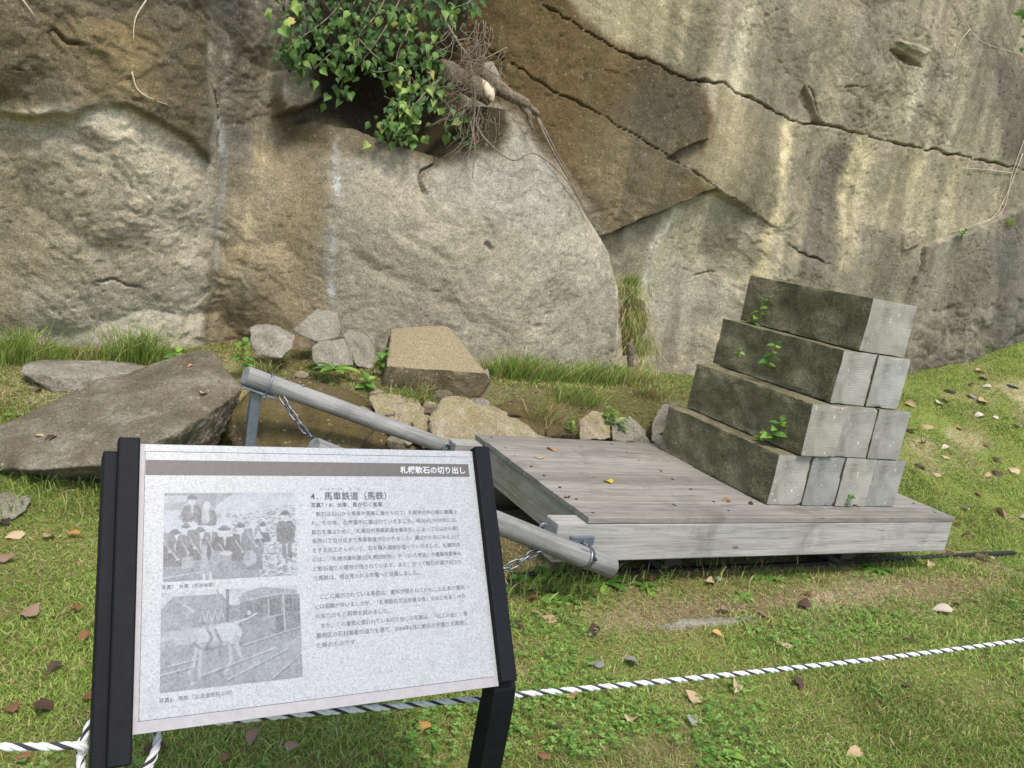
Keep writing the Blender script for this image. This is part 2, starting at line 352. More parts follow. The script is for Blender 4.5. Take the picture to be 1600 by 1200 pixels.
# ------------------------------------------------------------------ cliff
def XZ(pts, Y): return np.array([P(x, y, Y)[[0, 2]] for x, y in pts])
def ctl(pts): return tps([(*P(x, y, Y)[[0, 2]], Y) for x, y, Y in pts])
cx = np.linspace(-1.5, 9.7, 1080); cz = np.r_[np.linspace(-.15, 4.45, 450), np.linspace(4.5, 9, 18)]
CX, CZ = np.meshgrid(cx, cz); x, z = CX.ravel(), CZ.ravel(); q3 = np.stack([x, z, 0*x], 1)
wob = fbm(q3, 6, 3, 50)*.018; wob2 = fbm(q3, 6, 3, 51)*.018; xw, zw = x+wob, z+wob2
back = ctl([(0,540,5.25),(0,300,5.2),(150,400,5.06),(250,330,5.08),(300,300,5.12),(320,500,5.22),(0,100,5.0),(150,60,4.95),(300,150,5.1),(335,50,5.25),(380,100,5.42),(375,300,5.38),(355,520,5.3),
  (450,300,5.32),(450,450,5.3),(440,60,5.42),(560,150,6.0),(650,185,5.95),(600,-20,5.8),(500,90,5.7),(700,60,5.75),(800,60,5.8),(900,100,5.68),(1000,200,5.5),(1080,240,5.42),(960,320,5.5),
  (1050,450,5.58),(1140,420,5.5),(1080,590,5.48),(1000,20,5.6),(1200,100,5.5),(1400,60,5.4),(1590,60,5.45),(1300,300,5.5),(1450,300,5.42),(1580,300,5.4),(1240,330,5.36),(1215,450,5.36),(1350,450,5.4),
  (1500,450,5.32),(1590,500,5.2),(1450,570,5.3),(900,600,5.5),(800,400,5.6),(-150,300,5.3),(1750,300,5.5),(1750,500,5.2),(600,600,5.4)])
slab = ctl([(450,300,5.3),(440,450,5.29),(450,560,5.24),(520,300,5.22),(520,480,5.2),(600,300,5.1),(700,300,5.02),(700,450,4.96),(850,300,5.0),(900,450,4.93),(955,440,5.0),(950,570,5.0),(750,570,4.9),(600,570,5.08),(820,200,5.08),(700,240,5.12),(780,190,5.1),(560,230,5.25)])
Yc = back(x, z)
upc = z > 4.45
# rough-hewn relief
rough = sstep(2.9, 2.2, x)*.92+.08
wx = x+fbm(q3, 3, 4, 55)*.16; wz = z+fbm(q3, 3, 4, 56)*.16
rmk = sstep(-.25, .35, fbm(q3, 1.7, 3, 69)); rel = facets(xw+.3*zw, zw, 1.9, 60)*.12+facets(xw*1.1, zw*1.3, 4, 66)*.022*rmk+fbm(q3, 1.3, 3, 70)*.05
def terrace(sc, seed, lev, edge=.8):        # flaked surface: thin spalls that end in small sharp steps
    v = fbm(np.stack([wx*.8+.35*wz, wz, 0*x], 1), sc, 5, seed, .6)*lev; f = np.floor(v); return f+sstep(edge, 1, v-f)
flk = terrace(1.7, 75, 7, .95)*.014+terrace(4.5, 77, 5, .94)*.006+terrace(11, 81, 4, .9)*.0028; pit = (sstep(.68, .82, vnoise(q3*30, 79))*.008+sstep(.72, .86, vnoise(q3*52, 80))*.006)*sstep(-.1, .25, fbm(q3, 2.5, 2, 83))
Yc = Yc-rel*rough-(1-rough)*(fbm(q3, 1.5, 4, 72, .55)*.05)-flk*(.34+.22*rough)*(.3+1.1*sstep(-.2, .3, fbm(q3, 1.2, 3, 78)))+pit
def region(pts, Y0, off, soft=.012, amp=1.0):
    global Yc
    s = poly_sd(x+wob*amp, z+wob2*amp, XZ(pts, Y0)); Yc = Yc+off*sstep(-soft, soft, s); return s
# upper left mass hangs over the pale bulge below it
region([(-300,-200),(335,-200),(332,60),(340,150),(333,255),(300,215),(262,196),(225,178),(165,158),(120,176),(60,178),(-300,168)], 5.0, -.055, .02, 2.2)
region([(-300,168),(60,182),(110,200),(60,235),(-20,240),(-300,240)], 5.1, .03, .02)
# the left mass ends at the channel
region([(330,-200),(430,-200),(425,120),(405,300),(385,420),(378,700),(315,700),(325,520),(338,380),(350,260),(340,140)], 5.3, .05, .03, .5)
# brown block overhangs the pale face
pq_ = XZ([(944,372),(985,352),(1040,328),(1112,294),(1160,330),(1202,358)], 5.5); pq_ = np.vstack([pq_, [(pq_[-1, 0]+.3, -.5), (pq_[0, 0]-.3, -.5), (pq_[0, 0]-.3, pq_[0, 1]-.1)]])
sp_ = poly_sd(x+wob*1.5, z+wob2*1.5, pq_, 3)
Yc = Yc+.12*sstep(-.012, .012, sp_)*sstep(XZ([(1205,400)], 5.4)[0, 0], XZ([(1080,400)], 5.5)[0, 0], x)
region([(1048,248),(1075,232),(1107,219),(1100,245),(1085,262),(1060,256)], 5.42, .06, .012)
# brow over the dark hollow behind the ivy
region([(445,-300),(728,-300),(730,60),(705,92),(650,104),(590,98),(540,100),(500,84),(455,70)], 5.6, -.26, .03)
# loose ledge under the ivy
region([(436,112),(470,104),(505,92),(521,150),(500,160),(474,172),(438,180)], 5.35, -.26, .02)
# lower right wall, a separate bed
region([(1456,386),(1500,371),(1560,347),(1615,318),(1800,250),(1800,760),(1410,760),(1424,480),(1440,430)], 5.3, -.05, .015)
# wedge and chips by the main crack
region([(1252,158),(1262,135),(1274,158),(1284,190),(1250,190)], 5.45, .05, .008, .4)
region([(1392,76),(1420,88),(1442,104),(1425,102),(1400,92)], 5.4, .06, .008, .4)
region([(1398,64),(1430,70),(1450,80),(1440,88),(1415,78)], 5.4, -.035, .012, .4)
region([(1418,365),(1433,358),(1447,370),(1440,384),(1415,392)], 5.35, -.03, .01, .4)
# broken pieces low on the right wall
mw = sstep(0, .1, poly_sd(x, z, XZ([(1425,480),(1600,450),(1800,440),(1800,760),(1410,760)], 5.3)))
Yc = Yc-mw*(facets(xw, zw, 5.5, 81)*.05+facets(xw, zw, 14, 85)*.015)
CRK = []
crn = fbm(q3, 5, 3, 90); jag = fbm(q3, 18, 3, 91)*.012; jag2 = fbm(q3, 18, 3, 92)*.012
def crack(pts, Y0, wd=.012, dep=.07, lip=0.0):
    global Yc
    ln = XZ(pts, Y0); d = line_d(x+wob*1.4+jag, z+wob2*1.4+jag2, ln); e = np.minimum(np.hypot(x-ln[0, 0], z-ln[0, 1]), np.hypot(x-ln[-1, 0], z-ln[-1, 1]))
    tw = wd*np.clip(.72+1.4*crn, .5, 1.9)*sstep(-.02, .12, e)+1e-4
    Yc = Yc+dep*np.clip(1.2-d/tw, 0, 1)*sstep(-.02, .1, e); CRK.append((ln, wd))
    if lip:
        up = line_d(xw, zw-.03, ln); Yc = Yc-lip*np.exp(-(up/.05)**2)
CA = [(868,-5),(905,20),(955,60),(1000,86),(1040,105),(1080,125),(1100,127),(1130,130),(1150,141),(1200,170),(1235,190),(1252,191),(1290,196),(1340,208),(1400,222),(1470,240),(1530,251),(1610,270)]
CB = [(735,28),(800,75),(850,110),(900,145),(950,180),(1000,215),(1045,245),(1075,265),(1110,292),(1140,312),(1170,335),(1202,358)]
crack(CA, 5.5, .0085, .07); crack(CB, 5.5, .006, .05)
crack([(1083,127),(1104,124),(1120,131)], 5.5, .014, .06)
crack([(1235,190),(1262,194),(1286,190)], 5.5, .016, .07)
crack([(1258,128),(1270,150),(1281,186)], 5.5, .010, .06); crack([(1388,76),(1418,90),(1444,104)], 5.4, .012, .07)
crack([(1315,134),(1340,136),(1358,143)], 5.45, .007, .04); crack([(1225,378),(1262,402),(1300,418)], 5.4, .007, .05)
crack([(1455,388),(1442,430),(1424,474)], 5.3, .010, .06); crack([(1092,432),(1110,428),(1132,420)], 5.55, .006, .04)
crack([(668,304),(665,285),(672,268),(690,258),(702,236)], 5.05, .008, .06); crack([(0,186),(40,186)], 5.1, .008, .04)
crack([(140,440),(180,444),(205,450),(232,460)], 5.1, .009, .045); crack([(335,130),(345,170),(340,250)], 5.2, .01, .05)
crack([(62,60),(85,48),(110,70),(150,78)], 4.98, .010, .05); crack([(10,108),(50,114)], 5.0, .008, .05)
crack([(945,372),(985,354),(1040,330),(1112,296)], 5.52, .012, .06)
# the big fallen slab standing in front of the face
SL = [(430,205),(470,192),(520,184),(575,196),(640,225),(705,246),(735,205),(762,162),(800,166),(833,206),(870,262),(905,312),(932,352),(955,400),(966,452),(968,520),(962,600),(958,760),(425,760)]
Ys = slab(x, z)-fbm(q3, 1.6, 4, 100)*.04-facets(wx+.5*wz, wz, 2.4, 101)*.016-facets(wx-.4*wz, wz, 9, 103)*.004-flk*.30+pit*.8
for cp, wd, dp in (([(668,304),(665,285),(672,268),(690,258),(702,236)], .009, .06), ([(757,378),(762,385)], .022, .035), ([(560,400),(600,430),(650,450),(700,475)], .05, .012), ([(700,410),(640,370),(620,360)], .03, .008), ([(565,165),(590,190)], .02, .03)):
    Ys = Ys+dp*np.clip(1.2-line_d(xw, zw, XZ(cp, 5.0))/wd, 0, 1)
sS = poly_sd(x+wob*.6, z+wob2*.6, XZ(SL, 5.03)); ms = sstep(-.012, .012, sS)
left = sstep(XZ([(425,400)], 5.3)[0, 0], XZ([(500,400)], 5.2)[0, 0], x)
Ys = Ys+.05*np.exp(-np.clip(sS, 0, 1)/.02)*left
Yc = Yc*(1-ms*left)+Ys*ms*left
Yc = np.where(upc, Yc+(z-4.45)*.12, Yc)
# ---- colour of the stone: beds, iron and lichen stains, run-off streaks, painted hollow shade
col = np.tile(np.array(C(160, 149, 126)), (len(x), 1))
def paint(mask, c, k=1.0):
    global col
    t = (np.clip(mask, 0, 1)*k)[:, None]; col = col*(1-t)+np.array(c)*t
bn = fbm(q3, 3.5, 5, 120, .6); bn2 = fbm(q3, 9, 4, 125, .6)
def zone(pts, Y0, c, k=1.0, soft=.08, amp=.10):
    s = poly_sd(x, z, XZ(pts, Y0)); paint(sstep(-soft, soft, s+bn*amp), c, k)
def streak(pts, Y0, wpx, c, k=1.0, amp=.5):
    d = line_d(x+bn*.03, z, XZ(pts, Y0)); wm = wpx*.0044; paint(np.exp(-(d/wm)**2)*(1-amp+amp*(.5+bn2*1.6)), c, k)
zone([(-300,140),(330,140),(345,700),(-300,700)], 5.1, C(166, 154, 131), 1, .05)
zone([(170,150),(300,210),(330,300),(320,420),(250,400),(170,250)], 5.1, C(184, 172, 148), .8)
zone([(-300,230),(60,250),(110,400),(60,560),(-300,560)], 5.15, C(140, 127, 100), .55, .12, .2)
zone([(60,440),(320,450),(330,560),(60,560)], 5.2, C(176, 167, 146), .7, .1, .2)
zone([(-300,-200),(335,-200),(332,60),(340,150),(333,250),(262,190),(165,150),(60,170),(-300,165)], 5.0, C(116, 103, 79), .95, .03, .06)
zone([(90,45),(200,30),(260,70),(240,140),(120,140)], 5.0, C(146, 126, 82), .6, .08, .15)
zone([(330,-200),(430,-200),(420,120),(400,300),(345,300),(340,120)], 5.35, C(122, 112, 97), .8, .05)
zone([(345,260),(410,260),(385,430),(378,600),(315,600)], 5.3, C(152, 138, 108), .8, .05)
zone([(400,190),(530,190),(515,560),(370,560)], 5.3, C(152, 136, 106), .8, .08, .14)
zone([(350,430),(430,430),(450,560),(340,560)], 5.3, C(112, 96, 68), .5, .08, .2)
zone([(540,200),(760,200),(960,420),(960,620),(540,620)], 5.0, C(164, 154, 134), .9, .1, .08)
zone([(790,170),(870,260),(960,430),(960,620),(860,620),(800,350)], 5.0, C(172, 163, 143), .6, .1)
zone([(450,-60),(735,-60),(740,200),(725,240),(600,215),(500,190),(470,120)], 5.7, C(72, 60, 42), .9, .05, .05)  # soil brown in the ivy hollow, darkened to deepen its shade
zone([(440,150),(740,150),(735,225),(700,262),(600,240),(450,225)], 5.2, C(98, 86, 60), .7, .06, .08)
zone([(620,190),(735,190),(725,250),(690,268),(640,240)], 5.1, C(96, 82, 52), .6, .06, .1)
zone([(730,-60),(862,-60),(950,50),(1080,125),(1110,220),(1050,250),(1110,295),(945,372),(900,300),(830,180),(730,120)], 5.6, C(104, 85, 53), .95, .05, .07)
zone([(1000,90),(1080,128),(1108,215),(1040,240),(960,180)], 5.5, C(84, 76, 56), .7, .09, .10)
zone([(950,200),(1050,250),(1100,290),(950,370),(900,300),(910,220)], 5.5, C(150, 134, 98), .7, .16, .12)
zone([(870,-60),(1120,-60),(1120,125),(1040,100),(955,55)], 5.55, C(156, 145, 115), .8, .05)
zone([(1120,-60),(1800,-60),(1800,300),(1250,185),(1130,125)], 5.45, C(156, 145, 122), .85, .06)
zone([(1130,135),(1250,195),(1190,360),(1100,290),(1060,250),(1110,200)], 5.45, C(154, 142, 112), .9, .05)
zone([(1250,200),(1600,270),(1600,330),(1450,390),(1420,470),(1200,440)], 5.42, C(150, 140, 116), .9, .05)
zone([(945,380),(1110,300),(1200,360),(1165,620),(945,640)], 5.58, C(180, 169, 142), .95, .03, .05)
zone([(1080,470),(1180,460),(1170,640),(1040,640)], 5.5, C(150, 140, 118), .7, .08, .15)
zone([(1290,230),(1345,225),(1300,420),(1240,420)], 5.45, C(112, 104, 92), .85, .06, .08)
zone([(1300,330),(1450,390),(1420,480),(1230,440)], 5.4, C(130, 122, 105), .7, .08, .12)
zone([(1456,386),(1560,347),(1800,260),(1800,760),(1410,760),(1424,480)], 5.3, C(132, 124, 107), .95, .02, .02)
zone([(1480,400),(1800,330),(1800,470),(1470,470)], 5.3, C(118, 110, 94), .5, .08, .15)
zone([(1560,90),(1700,90),(1700,260),(1570,250)], 5.4, C(112, 104, 92), .7, .07, .1)
bz_ = sstep(-.05, .3, fbm(np.stack([x*2.2, z*1.1, 0*x], 1), 1.6, 5, 148, .65)); sB = poly_sd(x, z, XZ([(730,-60),(862,-60),(950,50),(1080,125),(1110,220),(1050,250),(1110,295),(945,372),(900,300),(830,180),(730,120)], 5.6)); paint(sstep(0, .1, sB)*bz_, C(130, 113, 76), .38)
PALE = C(208, 192, 150)
streak([(1243,196),(1225,280),(1205,370),(1190,440)], 5.38, 18, C(206, 192, 154), .8, .5)
streak([(1360,235),(1335,320),(1320,400)], 5.42, 26, C(198, 183, 144), .85); streak([(1435,240),(1400,330)], 5.42, 30, C(192, 177, 138), .7)
streak([(1500,262),(1480,340)], 5.4, 22, C(184, 170, 132), .5); streak([(1170,30),(1150,130)], 5.5, 16, C(196, 186, 156), .6)
streak([(1440,90),(1425,200)], 5.42, 20, C(198, 188, 162), .7); streak([(1500,150),(1480,230)], 5.42, 14, C(192, 182, 156), .6)
streak([(1000,-10),(985,60)], 5.6, 22, C(170, 159, 124), .6); streak([(1130,150),(1100,240)], 5.45, 10, C(120, 108, 84), .6)
streak([(1280,200),(1262,260),(1250,330)], 5.42, 8, C(140, 128, 106), .6); streak([(1115,20),(1090,110)], 5.5, 14, C(132, 122, 96), .6)
streak([(1060,330),(1030,380),(1020,440)], 5.58, 10, C(214, 208, 192), .7)
streak([(372,-20),(366,120),(372,200)], 5.4, 24, C(108, 99, 86), .6); streak([(345,190),(352,260),(343,340),(338,420)], 5.35, 5, C(196, 196, 190), .6); streak([(360,60),(350,150)], 5.4, 7, C(165, 158, 146), .6)
streak([(385,20),(380,130)], 5.4, 16, C(96, 88, 76), .6)
streak([(532,218),(528,290),(520,350),(514,420),(524,490)], 5.2, 5, C(200, 201, 198), .7, .75); streak([(520,330),(512,420)], 5.2, 16, C(150, 147, 140), .5)
streak([(415,230),(398,330),(385,420)], 5.32, 8, C(186, 170, 132), .8)
streak([(965,430),(968,520),(962,600)], 5.0, 5, C(206, 198, 178), .7); streak([(832,206),(905,312),(955,400)], 5.02, 3, C(196, 186, 164), .6)
st_ = fbm(np.stack([x*9+bn*.5, z*.9, 0*x], 1), 1, 4, 140); stm = sstep(2.8, 3.6, x)
col = col*(1+(st_*.42*stm)[:, None]); paint(stm*sstep(.02, .4, fbm(np.stack([x*3.2+bn*.4, z*.45, 0*x], 1), 1, 4, 145)), C(108, 101, 88), .5)
streak([(1243,196),(1225,280),(1205,370),(1190,440)], 5.38, 15, C(210, 194, 152), .85, .5); streak([(1352,240),(1330,320),(1318,400)], 5.42, 20, C(190, 176, 140), .45); streak([(1170,20),(1150,130)], 5.5, 14, C(190, 180, 152), .55); streak([(1438,95),(1425,200)], 5.42, 18, C(190, 181, 158), .6)
col = col*(1+(bn*.16+bn2*.10)[:, None])
gy_ = sstep(.1, .5, fbm(q3, 1.1, 4, 150))[:, None]; lum = col.mean(1, keepdims=True); col = col*(1-gy_*.25)+lum*gy_*.25
for ln, wd in CRK:                         # patchy darker brown tint along the open joints
    paint(np.exp(-(line_d(x+wob*1.4+jag, z+wob2*1.4+jag2, ln)/(wd*.8))**2)*np.clip(.5+crn*1.5, 0, 1), C(84, 74, 56), .6)
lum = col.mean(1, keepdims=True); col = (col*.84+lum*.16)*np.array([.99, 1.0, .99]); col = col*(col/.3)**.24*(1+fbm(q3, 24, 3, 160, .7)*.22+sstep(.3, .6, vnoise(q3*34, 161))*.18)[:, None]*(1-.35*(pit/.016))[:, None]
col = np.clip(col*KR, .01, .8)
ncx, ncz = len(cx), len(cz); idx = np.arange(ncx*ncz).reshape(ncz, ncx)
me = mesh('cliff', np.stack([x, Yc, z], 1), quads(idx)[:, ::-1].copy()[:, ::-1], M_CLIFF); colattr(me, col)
setp(link('cliff', me), kind='structure')
CLIFFY = Yc.reshape(ncz, ncx)
def cliff_y(X, Z):
    return CLIFFY[int(np.clip(np.searchsorted(cz, Z), 0, ncz-1)), int(np.clip(np.searchsorted(cx, X), 0, ncx-1))]
def on_cliff(px, py, off=.02):
    Y = 4.6
    for k in np.linspace(4.6, 6.2, 161):
        p = P(px, py, k)
        if k >= cliff_y(p[0], p[2]): break
        Y = k
    return P(px, py, Y-off)

# ------------------------------------------------------------------ rocks
def ico(sub):
    bm = bmesh.new(); bmesh.ops.create_icosphere(bm, subdivisions=sub, radius=1); V = np.array([v.co[:] for v in bm.verts]); F = np.array([[v.index for v in f.verts] for f in bm.faces]); bm.free(); return V, F
ICO = {k: ico(k) for k in (4, 5, 6, 7)}
def rock(name, label, pts, mat, sub=6, amp=.045, seed=1, soft=60, cat='rock', group=None, facet=.5, dy=0):
    """an angular stone: the hull of measured corner points, edges worn, surface broken"""
    pts = np.array([P(p[0], p[1], p[2]+dy) for p in pts]); c = pts.mean(0)
    bm = bmesh.new()
    for p in pts: bm.verts.new(p-c)
    r = bmesh.ops.convex_hull(bm, input=list(bm.verts)); bmesh.ops.recalc_face_normals(bm, faces=bm.faces)
    pl = [(np.array(f.normal[:]), float(f.normal.dot(f.verts[0].co))) for f in bm.faces if f.calc_area() > 1e-7]; bm.free()
    D, F = ICO[sub]; size = np.ptp(pts, axis=0).max(); inv = []
    for nrm, d in pl: inv.append(np.maximum(D@nrm, 0)/max(d, 1e-3))
    inv = np.array(inv); rr = 1/(inv**soft).sum(0)**(1/soft)
    V = D*rr[:, None]; wq = V/size+fbm(V, 5/size, 3, seed+9)[:, None]*.12
    h = fbm(V, 3/size, 4, seed)*.9+facets(wq[:, 0]+wq[:, 1]*.7, wq[:, 2]-wq[:, 1]*.5, 5, seed+20)*facet+fbm(V, 16/size, 5, seed+3, .65)*.5+np.floor(fbm(wq, 6, 4, seed+30, .6)*6)*.16
    V = V+D*(amp*size*.55*h)[:, None]
    base = np.array([c[0], c[1], pts[:, 2].min()])
    o = add(name, V+c, F, mat, None, True, base); return setp(o, label, cat, group)

rock('boulder', 'huge brown angular boulder lying on the lawn at the left edge', [(-20,735,3.9),(-90,700,4.1),(20,655,4.25),(165,588,4.5),(272,558,4.6),(318,541,4.66),(333,543,4.6),(350,580,4.45),(386,606,4.2),(374,642,4.18),(345,692,4.1),(265,682,3.72),(165,728,3.68),(60,736,3.75),(100,758,3.92),(250,748,3.97),(330,712,4.1),(330,640,4.95),(0,690,4.75)], M_BOULDER, 7, .045, 3, 90, 'boulder', facet=.6)
rock('flat_rock', 'flat grey stone bedded in grass between the cliff and the big boulder', [(28,570,4.75),(60,560,5.0),(150,560,5.05),(255,572,4.95),(285,590,4.75),(200,592,4.65),(95,590,4.65),(25,582,4.7),(80,615,4.65),(260,620,4.65),(60,600,5.0),(250,600,5.0)], M_GREYROCK, 6, .055, 5)
rock('pale_stone', 'small pale stone lying on the lawn below the big boulder', [(-40,775,3.72),(5,768,3.78),(35,772,3.76),(49,780,3.7),(40,800,3.62),(20,812,3.58),(-30,812,3.6),(10,800,3.8)], M_GREYROCK, 6, .055, 6)
GRP = 'loose rocks on the bank below the cliff'
rock('rock', 'leaning grey rock nearest the cliff channel, left end of the rock heap', [(388,512,4.85),(398,505,4.95),(432,507,4.95),(462,524,4.85),(455,545,4.75),(440,560,4.72),(392,540,4.78),(400,556,4.76),(450,530,5.0)], M_GREYROCK, 6, .055, 7, group=GRP)
rock('rock', 'pointed grey rock on top of the heap against the streaked cliff', [(455,515,4.95),(480,496,5.05),(497,482,5.08),(528,488,5.08),(536,512,5.0),(532,528,4.95),(498,534,4.9),(470,526,4.9),(500,515,5.15)], M_GREYROCK, 6, .055, 8, group=GRP)
rock('rock', 'rounded grey rock behind the dandelion rosette', [(486,542,4.72),(500,533,4.8),(538,529,4.82),(552,550,4.75),(554,572,4.68),(500,576,4.66),(486,565,4.68),(520,545,4.9)], M_GREYROCK, 6, .055, 9, group=GRP)
rock('rock', 'sloping grey rock wedged left of the square cut block', [(534,522,4.88),(545,514,5.0),(585,525,5.0),(592,560,4.85),(585,578,4.72),(556,574,4.72),(560,540,5.05)], M_GREYROCK, 6, .055, 10, group=GRP)
rock('cut_block', 'square rough cut block with golden lichen top below the slab', [(603,571,4.42),(758,582,4.4),(766,590,4.42),(700,509,4.86),(690,507,4.9),(612,513,4.88),(594,608,4.42),(747,626,4.38),(765,605,4.5),(600,556,4.86),(735,565,4.86)], M_GOLD, 7, .022, 11, 90, 'stone block', facet=.35)
rock('rock', 'small pale stone tucked against the right side of the square cut block', [(750,582,4.5),(762,576,4.55),(766,592,4.5),(764,605,4.45),(752,612,4.45),(756,590,4.65)], M_GREYROCK, 6, .055, 12, group=GRP)
rock('rock', 'large dark brown rock slab behind the metal stand and chain', [(360,640,4.2),(400,598,4.45),(470,588,4.5),(560,612,4.45),(605,650,4.35),(590,665,4.15),(560,700,4.0),(380,715,3.98),(355,690,4.05),(450,730,4.0),(560,740,4.1),(470,640,4.8)], M_DARKROCK, 6, .03, 13, group=GRP, dy=-0.06)
rock('rock', 'dark mottled rock just above the sign top beneath the wooden shaft', [(498,690,3.98),(520,664,4.1),(545,658,4.15),(600,668,4.15),(660,700,4.05),(650,735,3.98),(510,735,3.94),(570,690,4.3)], M_DARKROCK, 6, .055, 14, group=GRP, dy=-0.03)
rock('rock', 'pale broken rock between the square cut block and the shaft', [(574,618,4.38),(600,612,4.45),(655,625,4.42),(665,640,4.35),(650,690,4.18),(640,700,4.14),(610,680,4.18),(585,650,4.28),(620,650,4.6)], M_PALE, 6, .055, 15, group=GRP, dy=-0.16)
rock('rock', 'narrow pale rock sliver between two larger pale rocks above the shaft', [(645,655,4.18),(655,646,4.25),(672,650,4.24),(674,690,4.1),(662,702,4.05),(648,685,4.1),(660,670,4.35)], M_PALE, 6, .055, 16, group=GRP, dy=-0.1)
rock('rock', 'large pale triangular rock directly behind the far left corner of the cart', [(668,650,4.2),(690,620,4.38),(715,616,4.42),(770,635,4.4),(850,672,4.3),(855,690,4.22),(700,705,4.08),(672,690,4.1),(740,650,4.65),(840,700,4.4)], M_PALE, 6, .035, 17, group=GRP, dy=-0.13)
rock('rock', 'low mossy rock in the weeds behind the middle of the cart', [(905,655,4.3),(925,640,4.4),(950,648,4.4),(955,685,4.25),(905,690,4.22),(930,660,4.55)], M_PALE, 6, .055, 18, group=GRP, dy=-0.22)
rock('rock', 'flat pale rock beside the mossy rock behind the cart', [(955,655,4.35),(985,650,4.42),(1010,672,4.35),(1010,692,4.28),(955,690,4.25),(985,665,4.6)], M_GREYROCK, 6, .055, 19, group=GRP, dy=-0.22)
rock('rock', 'dark brown rock ledge behind the cart under the long grass', [(760,640,4.5),(800,622,4.6),(880,640,4.6),(895,660,4.5),(880,690,4.35),(780,665,4.4),(830,640,4.8)], M_DARKROCK, 6, .055, 20, group=GRP, dy=-0.25)
rock('rock', 'rounded grey rock tucked behind the left end of the stacked blocks', [(1018,660,4.35),(1035,632,4.45),(1060,628,4.5),(1066,680,4.35),(1030,700,4.25),(1016,690,4.28),(1045,660,4.6)], M_GREYROCK, 6, .055, 21, group=GRP, dy=-0.2)
rock('rock', 'small brown stone at the foot of the dry grass clump', [(990,620,4.75),(1000,614,4.8),(1012,620,4.8),(1010,634,4.7),(990,634,4.7),(1000,625,4.9)], M_BOULDER, 6, .055, 22, group=GRP)
rock('rock', 'tall narrow rock embedded in the dry grass at the slab edge', [(968,480,5.2),(985,462,5.3),(1008,470,5.35),(1012,500,5.3),(1000,545,5.2),(972,560,5.15),(985,500,5.5)], M_DARKROCK, 6, .055, 23, group=GRP)

for i_, (lb, cx_, cy_, w_, h_, Y_, mt) in enumerate((('small grey rock under the shaft between dark rock and pale rocks', 622, 690, 34, 26, 4.02, M_GREYROCK), ('brown rock below the golden cut block, half in soil', 690, 618, 40, 18, 4.36, M_BOULDER), ('small pale rock at the left foot of the golden cut block', 590, 616, 26, 18, 4.36, M_PALE), ('low brown rock behind the cart left of the mossy rock', 872, 676, 46, 24, 4.12, M_DARKROCK), ('small grey stone behind the cart beside the weeds', 1000, 690, 28, 20, 4.08, M_GREYROCK),
    ('grey rock packed against the pale broken rock under the shaft', 560, 645, 54, 26, 4.22, M_GREYROCK), ('pale wedge rock just left of the large triangular rock', 672, 640, 30, 30, 4.26, M_PALE), ('pale rock at the far end of the bank near the stone stack', 1035, 672, 34, 22, 4.15, M_PALE), ('grey angular rock at the rear deck corner', 850, 690, 36, 18, 4.0, M_GREYROCK), ('small grey rock between shaft and dark rock slab', 610, 655, 26, 22, 4.16, M_GREYROCK), ('grey rock in the grass below the slab foot', 745, 632, 44, 20, 4.34, M_GREYROCK),
    ('brown rock under the long grass at the slab foot', 790, 655, 60, 24, 4.3, M_DARKROCK), ('small pale stone on the bank behind the dandelion', 470, 585, 22, 12, 4.55, M_PALE), ('tiny grey stone on the soil right of the dandelion', 560, 598, 16, 10, 4.5, M_GREYROCK), ('small stone in the grass right of the slab foot', 1040, 645, 22, 14, 4.4, M_PALE), ('flat brown rock at the top of the bank behind the metal stand', 440, 600, 50, 14, 4.46, M_DARKROCK))):
    rng_ = random.Random(i_+50); pts_ = []
    for k in range(11): a_ = k*2.4; pts_.append((cx_+w_*.55*math.cos(a_)*rng_.uniform(.75, 1.1), cy_+h_*.55*math.sin(a_)*rng_.uniform(.7, 1.1), Y_+rng_.uniform(-.07, .07)*w_/34))
    pts_ += [(cx_-w_*.3, cy_+h_*.9, Y_), (cx_+w_*.3, cy_+h_*.9, Y_)]
    rock('rock', lb, pts_, mt, 5, .05, 60+i_, group=GRP)

# ------------------------------------------------------------------ flat rail cart
DZ = .38; XL, XR, YF, YB = 1.916, 4.30, 2.698, 3.875; BT = .026          # deck level, ends, sides, board thickness
cart = thing('rail_cart', 'low flat wooden rail cart with weathered grey plank deck carrying cut stones', 'cart', (3.1, 3.28, 0))
NP = 8; pw = (YB-YF)/NP
for i in range(NP):
    y0 = YF+i*pw
    box('deck_plank', (XL+random.uniform(-.004, .004), XR+random.uniform(-.003, .003), y0+.0016, y0+pw-.0016, DZ-BT, DZ+random.uniform(-.0015, .0015)), M_WOOD, cart, .0022)
for yb, x0 in ((YF+.003, 1.775), (YB-.108, 1.76)):                        # long side beams run past the deck end
    box('side_beam', (x0, XR-.008, yb, yb+.105, DZ-.197, DZ-BT-.002), M_BEAM, cart, .006)
box('end_beam', (XL+.012, XL+.102, YF+.112, YB-.112, DZ-.192, DZ-BT-.003), M_WOODY, cart, .004)
box('end_beam', (XR-.11, XR-.02, YF+.112, YB-.112, DZ-.192, DZ-BT-.003), M_WOODY, cart, .004)
nailV, nailF = tube_vf([(0, 0, 0), (0, 0, .0022)], .0075, 8)
nail = mesh('nail', nailV, nailF, M_IRON, False)
for i in range(NP):
    for xx in (XL+.06, 2.75, XR-.07):
        o = link('nail', nail, cart); o.location = Vector((xx+random.uniform(-.012, .012), YF+(i+.5+random.uniform(-.15, .15))*pw, DZ-.0005))-Vector(cart.location)
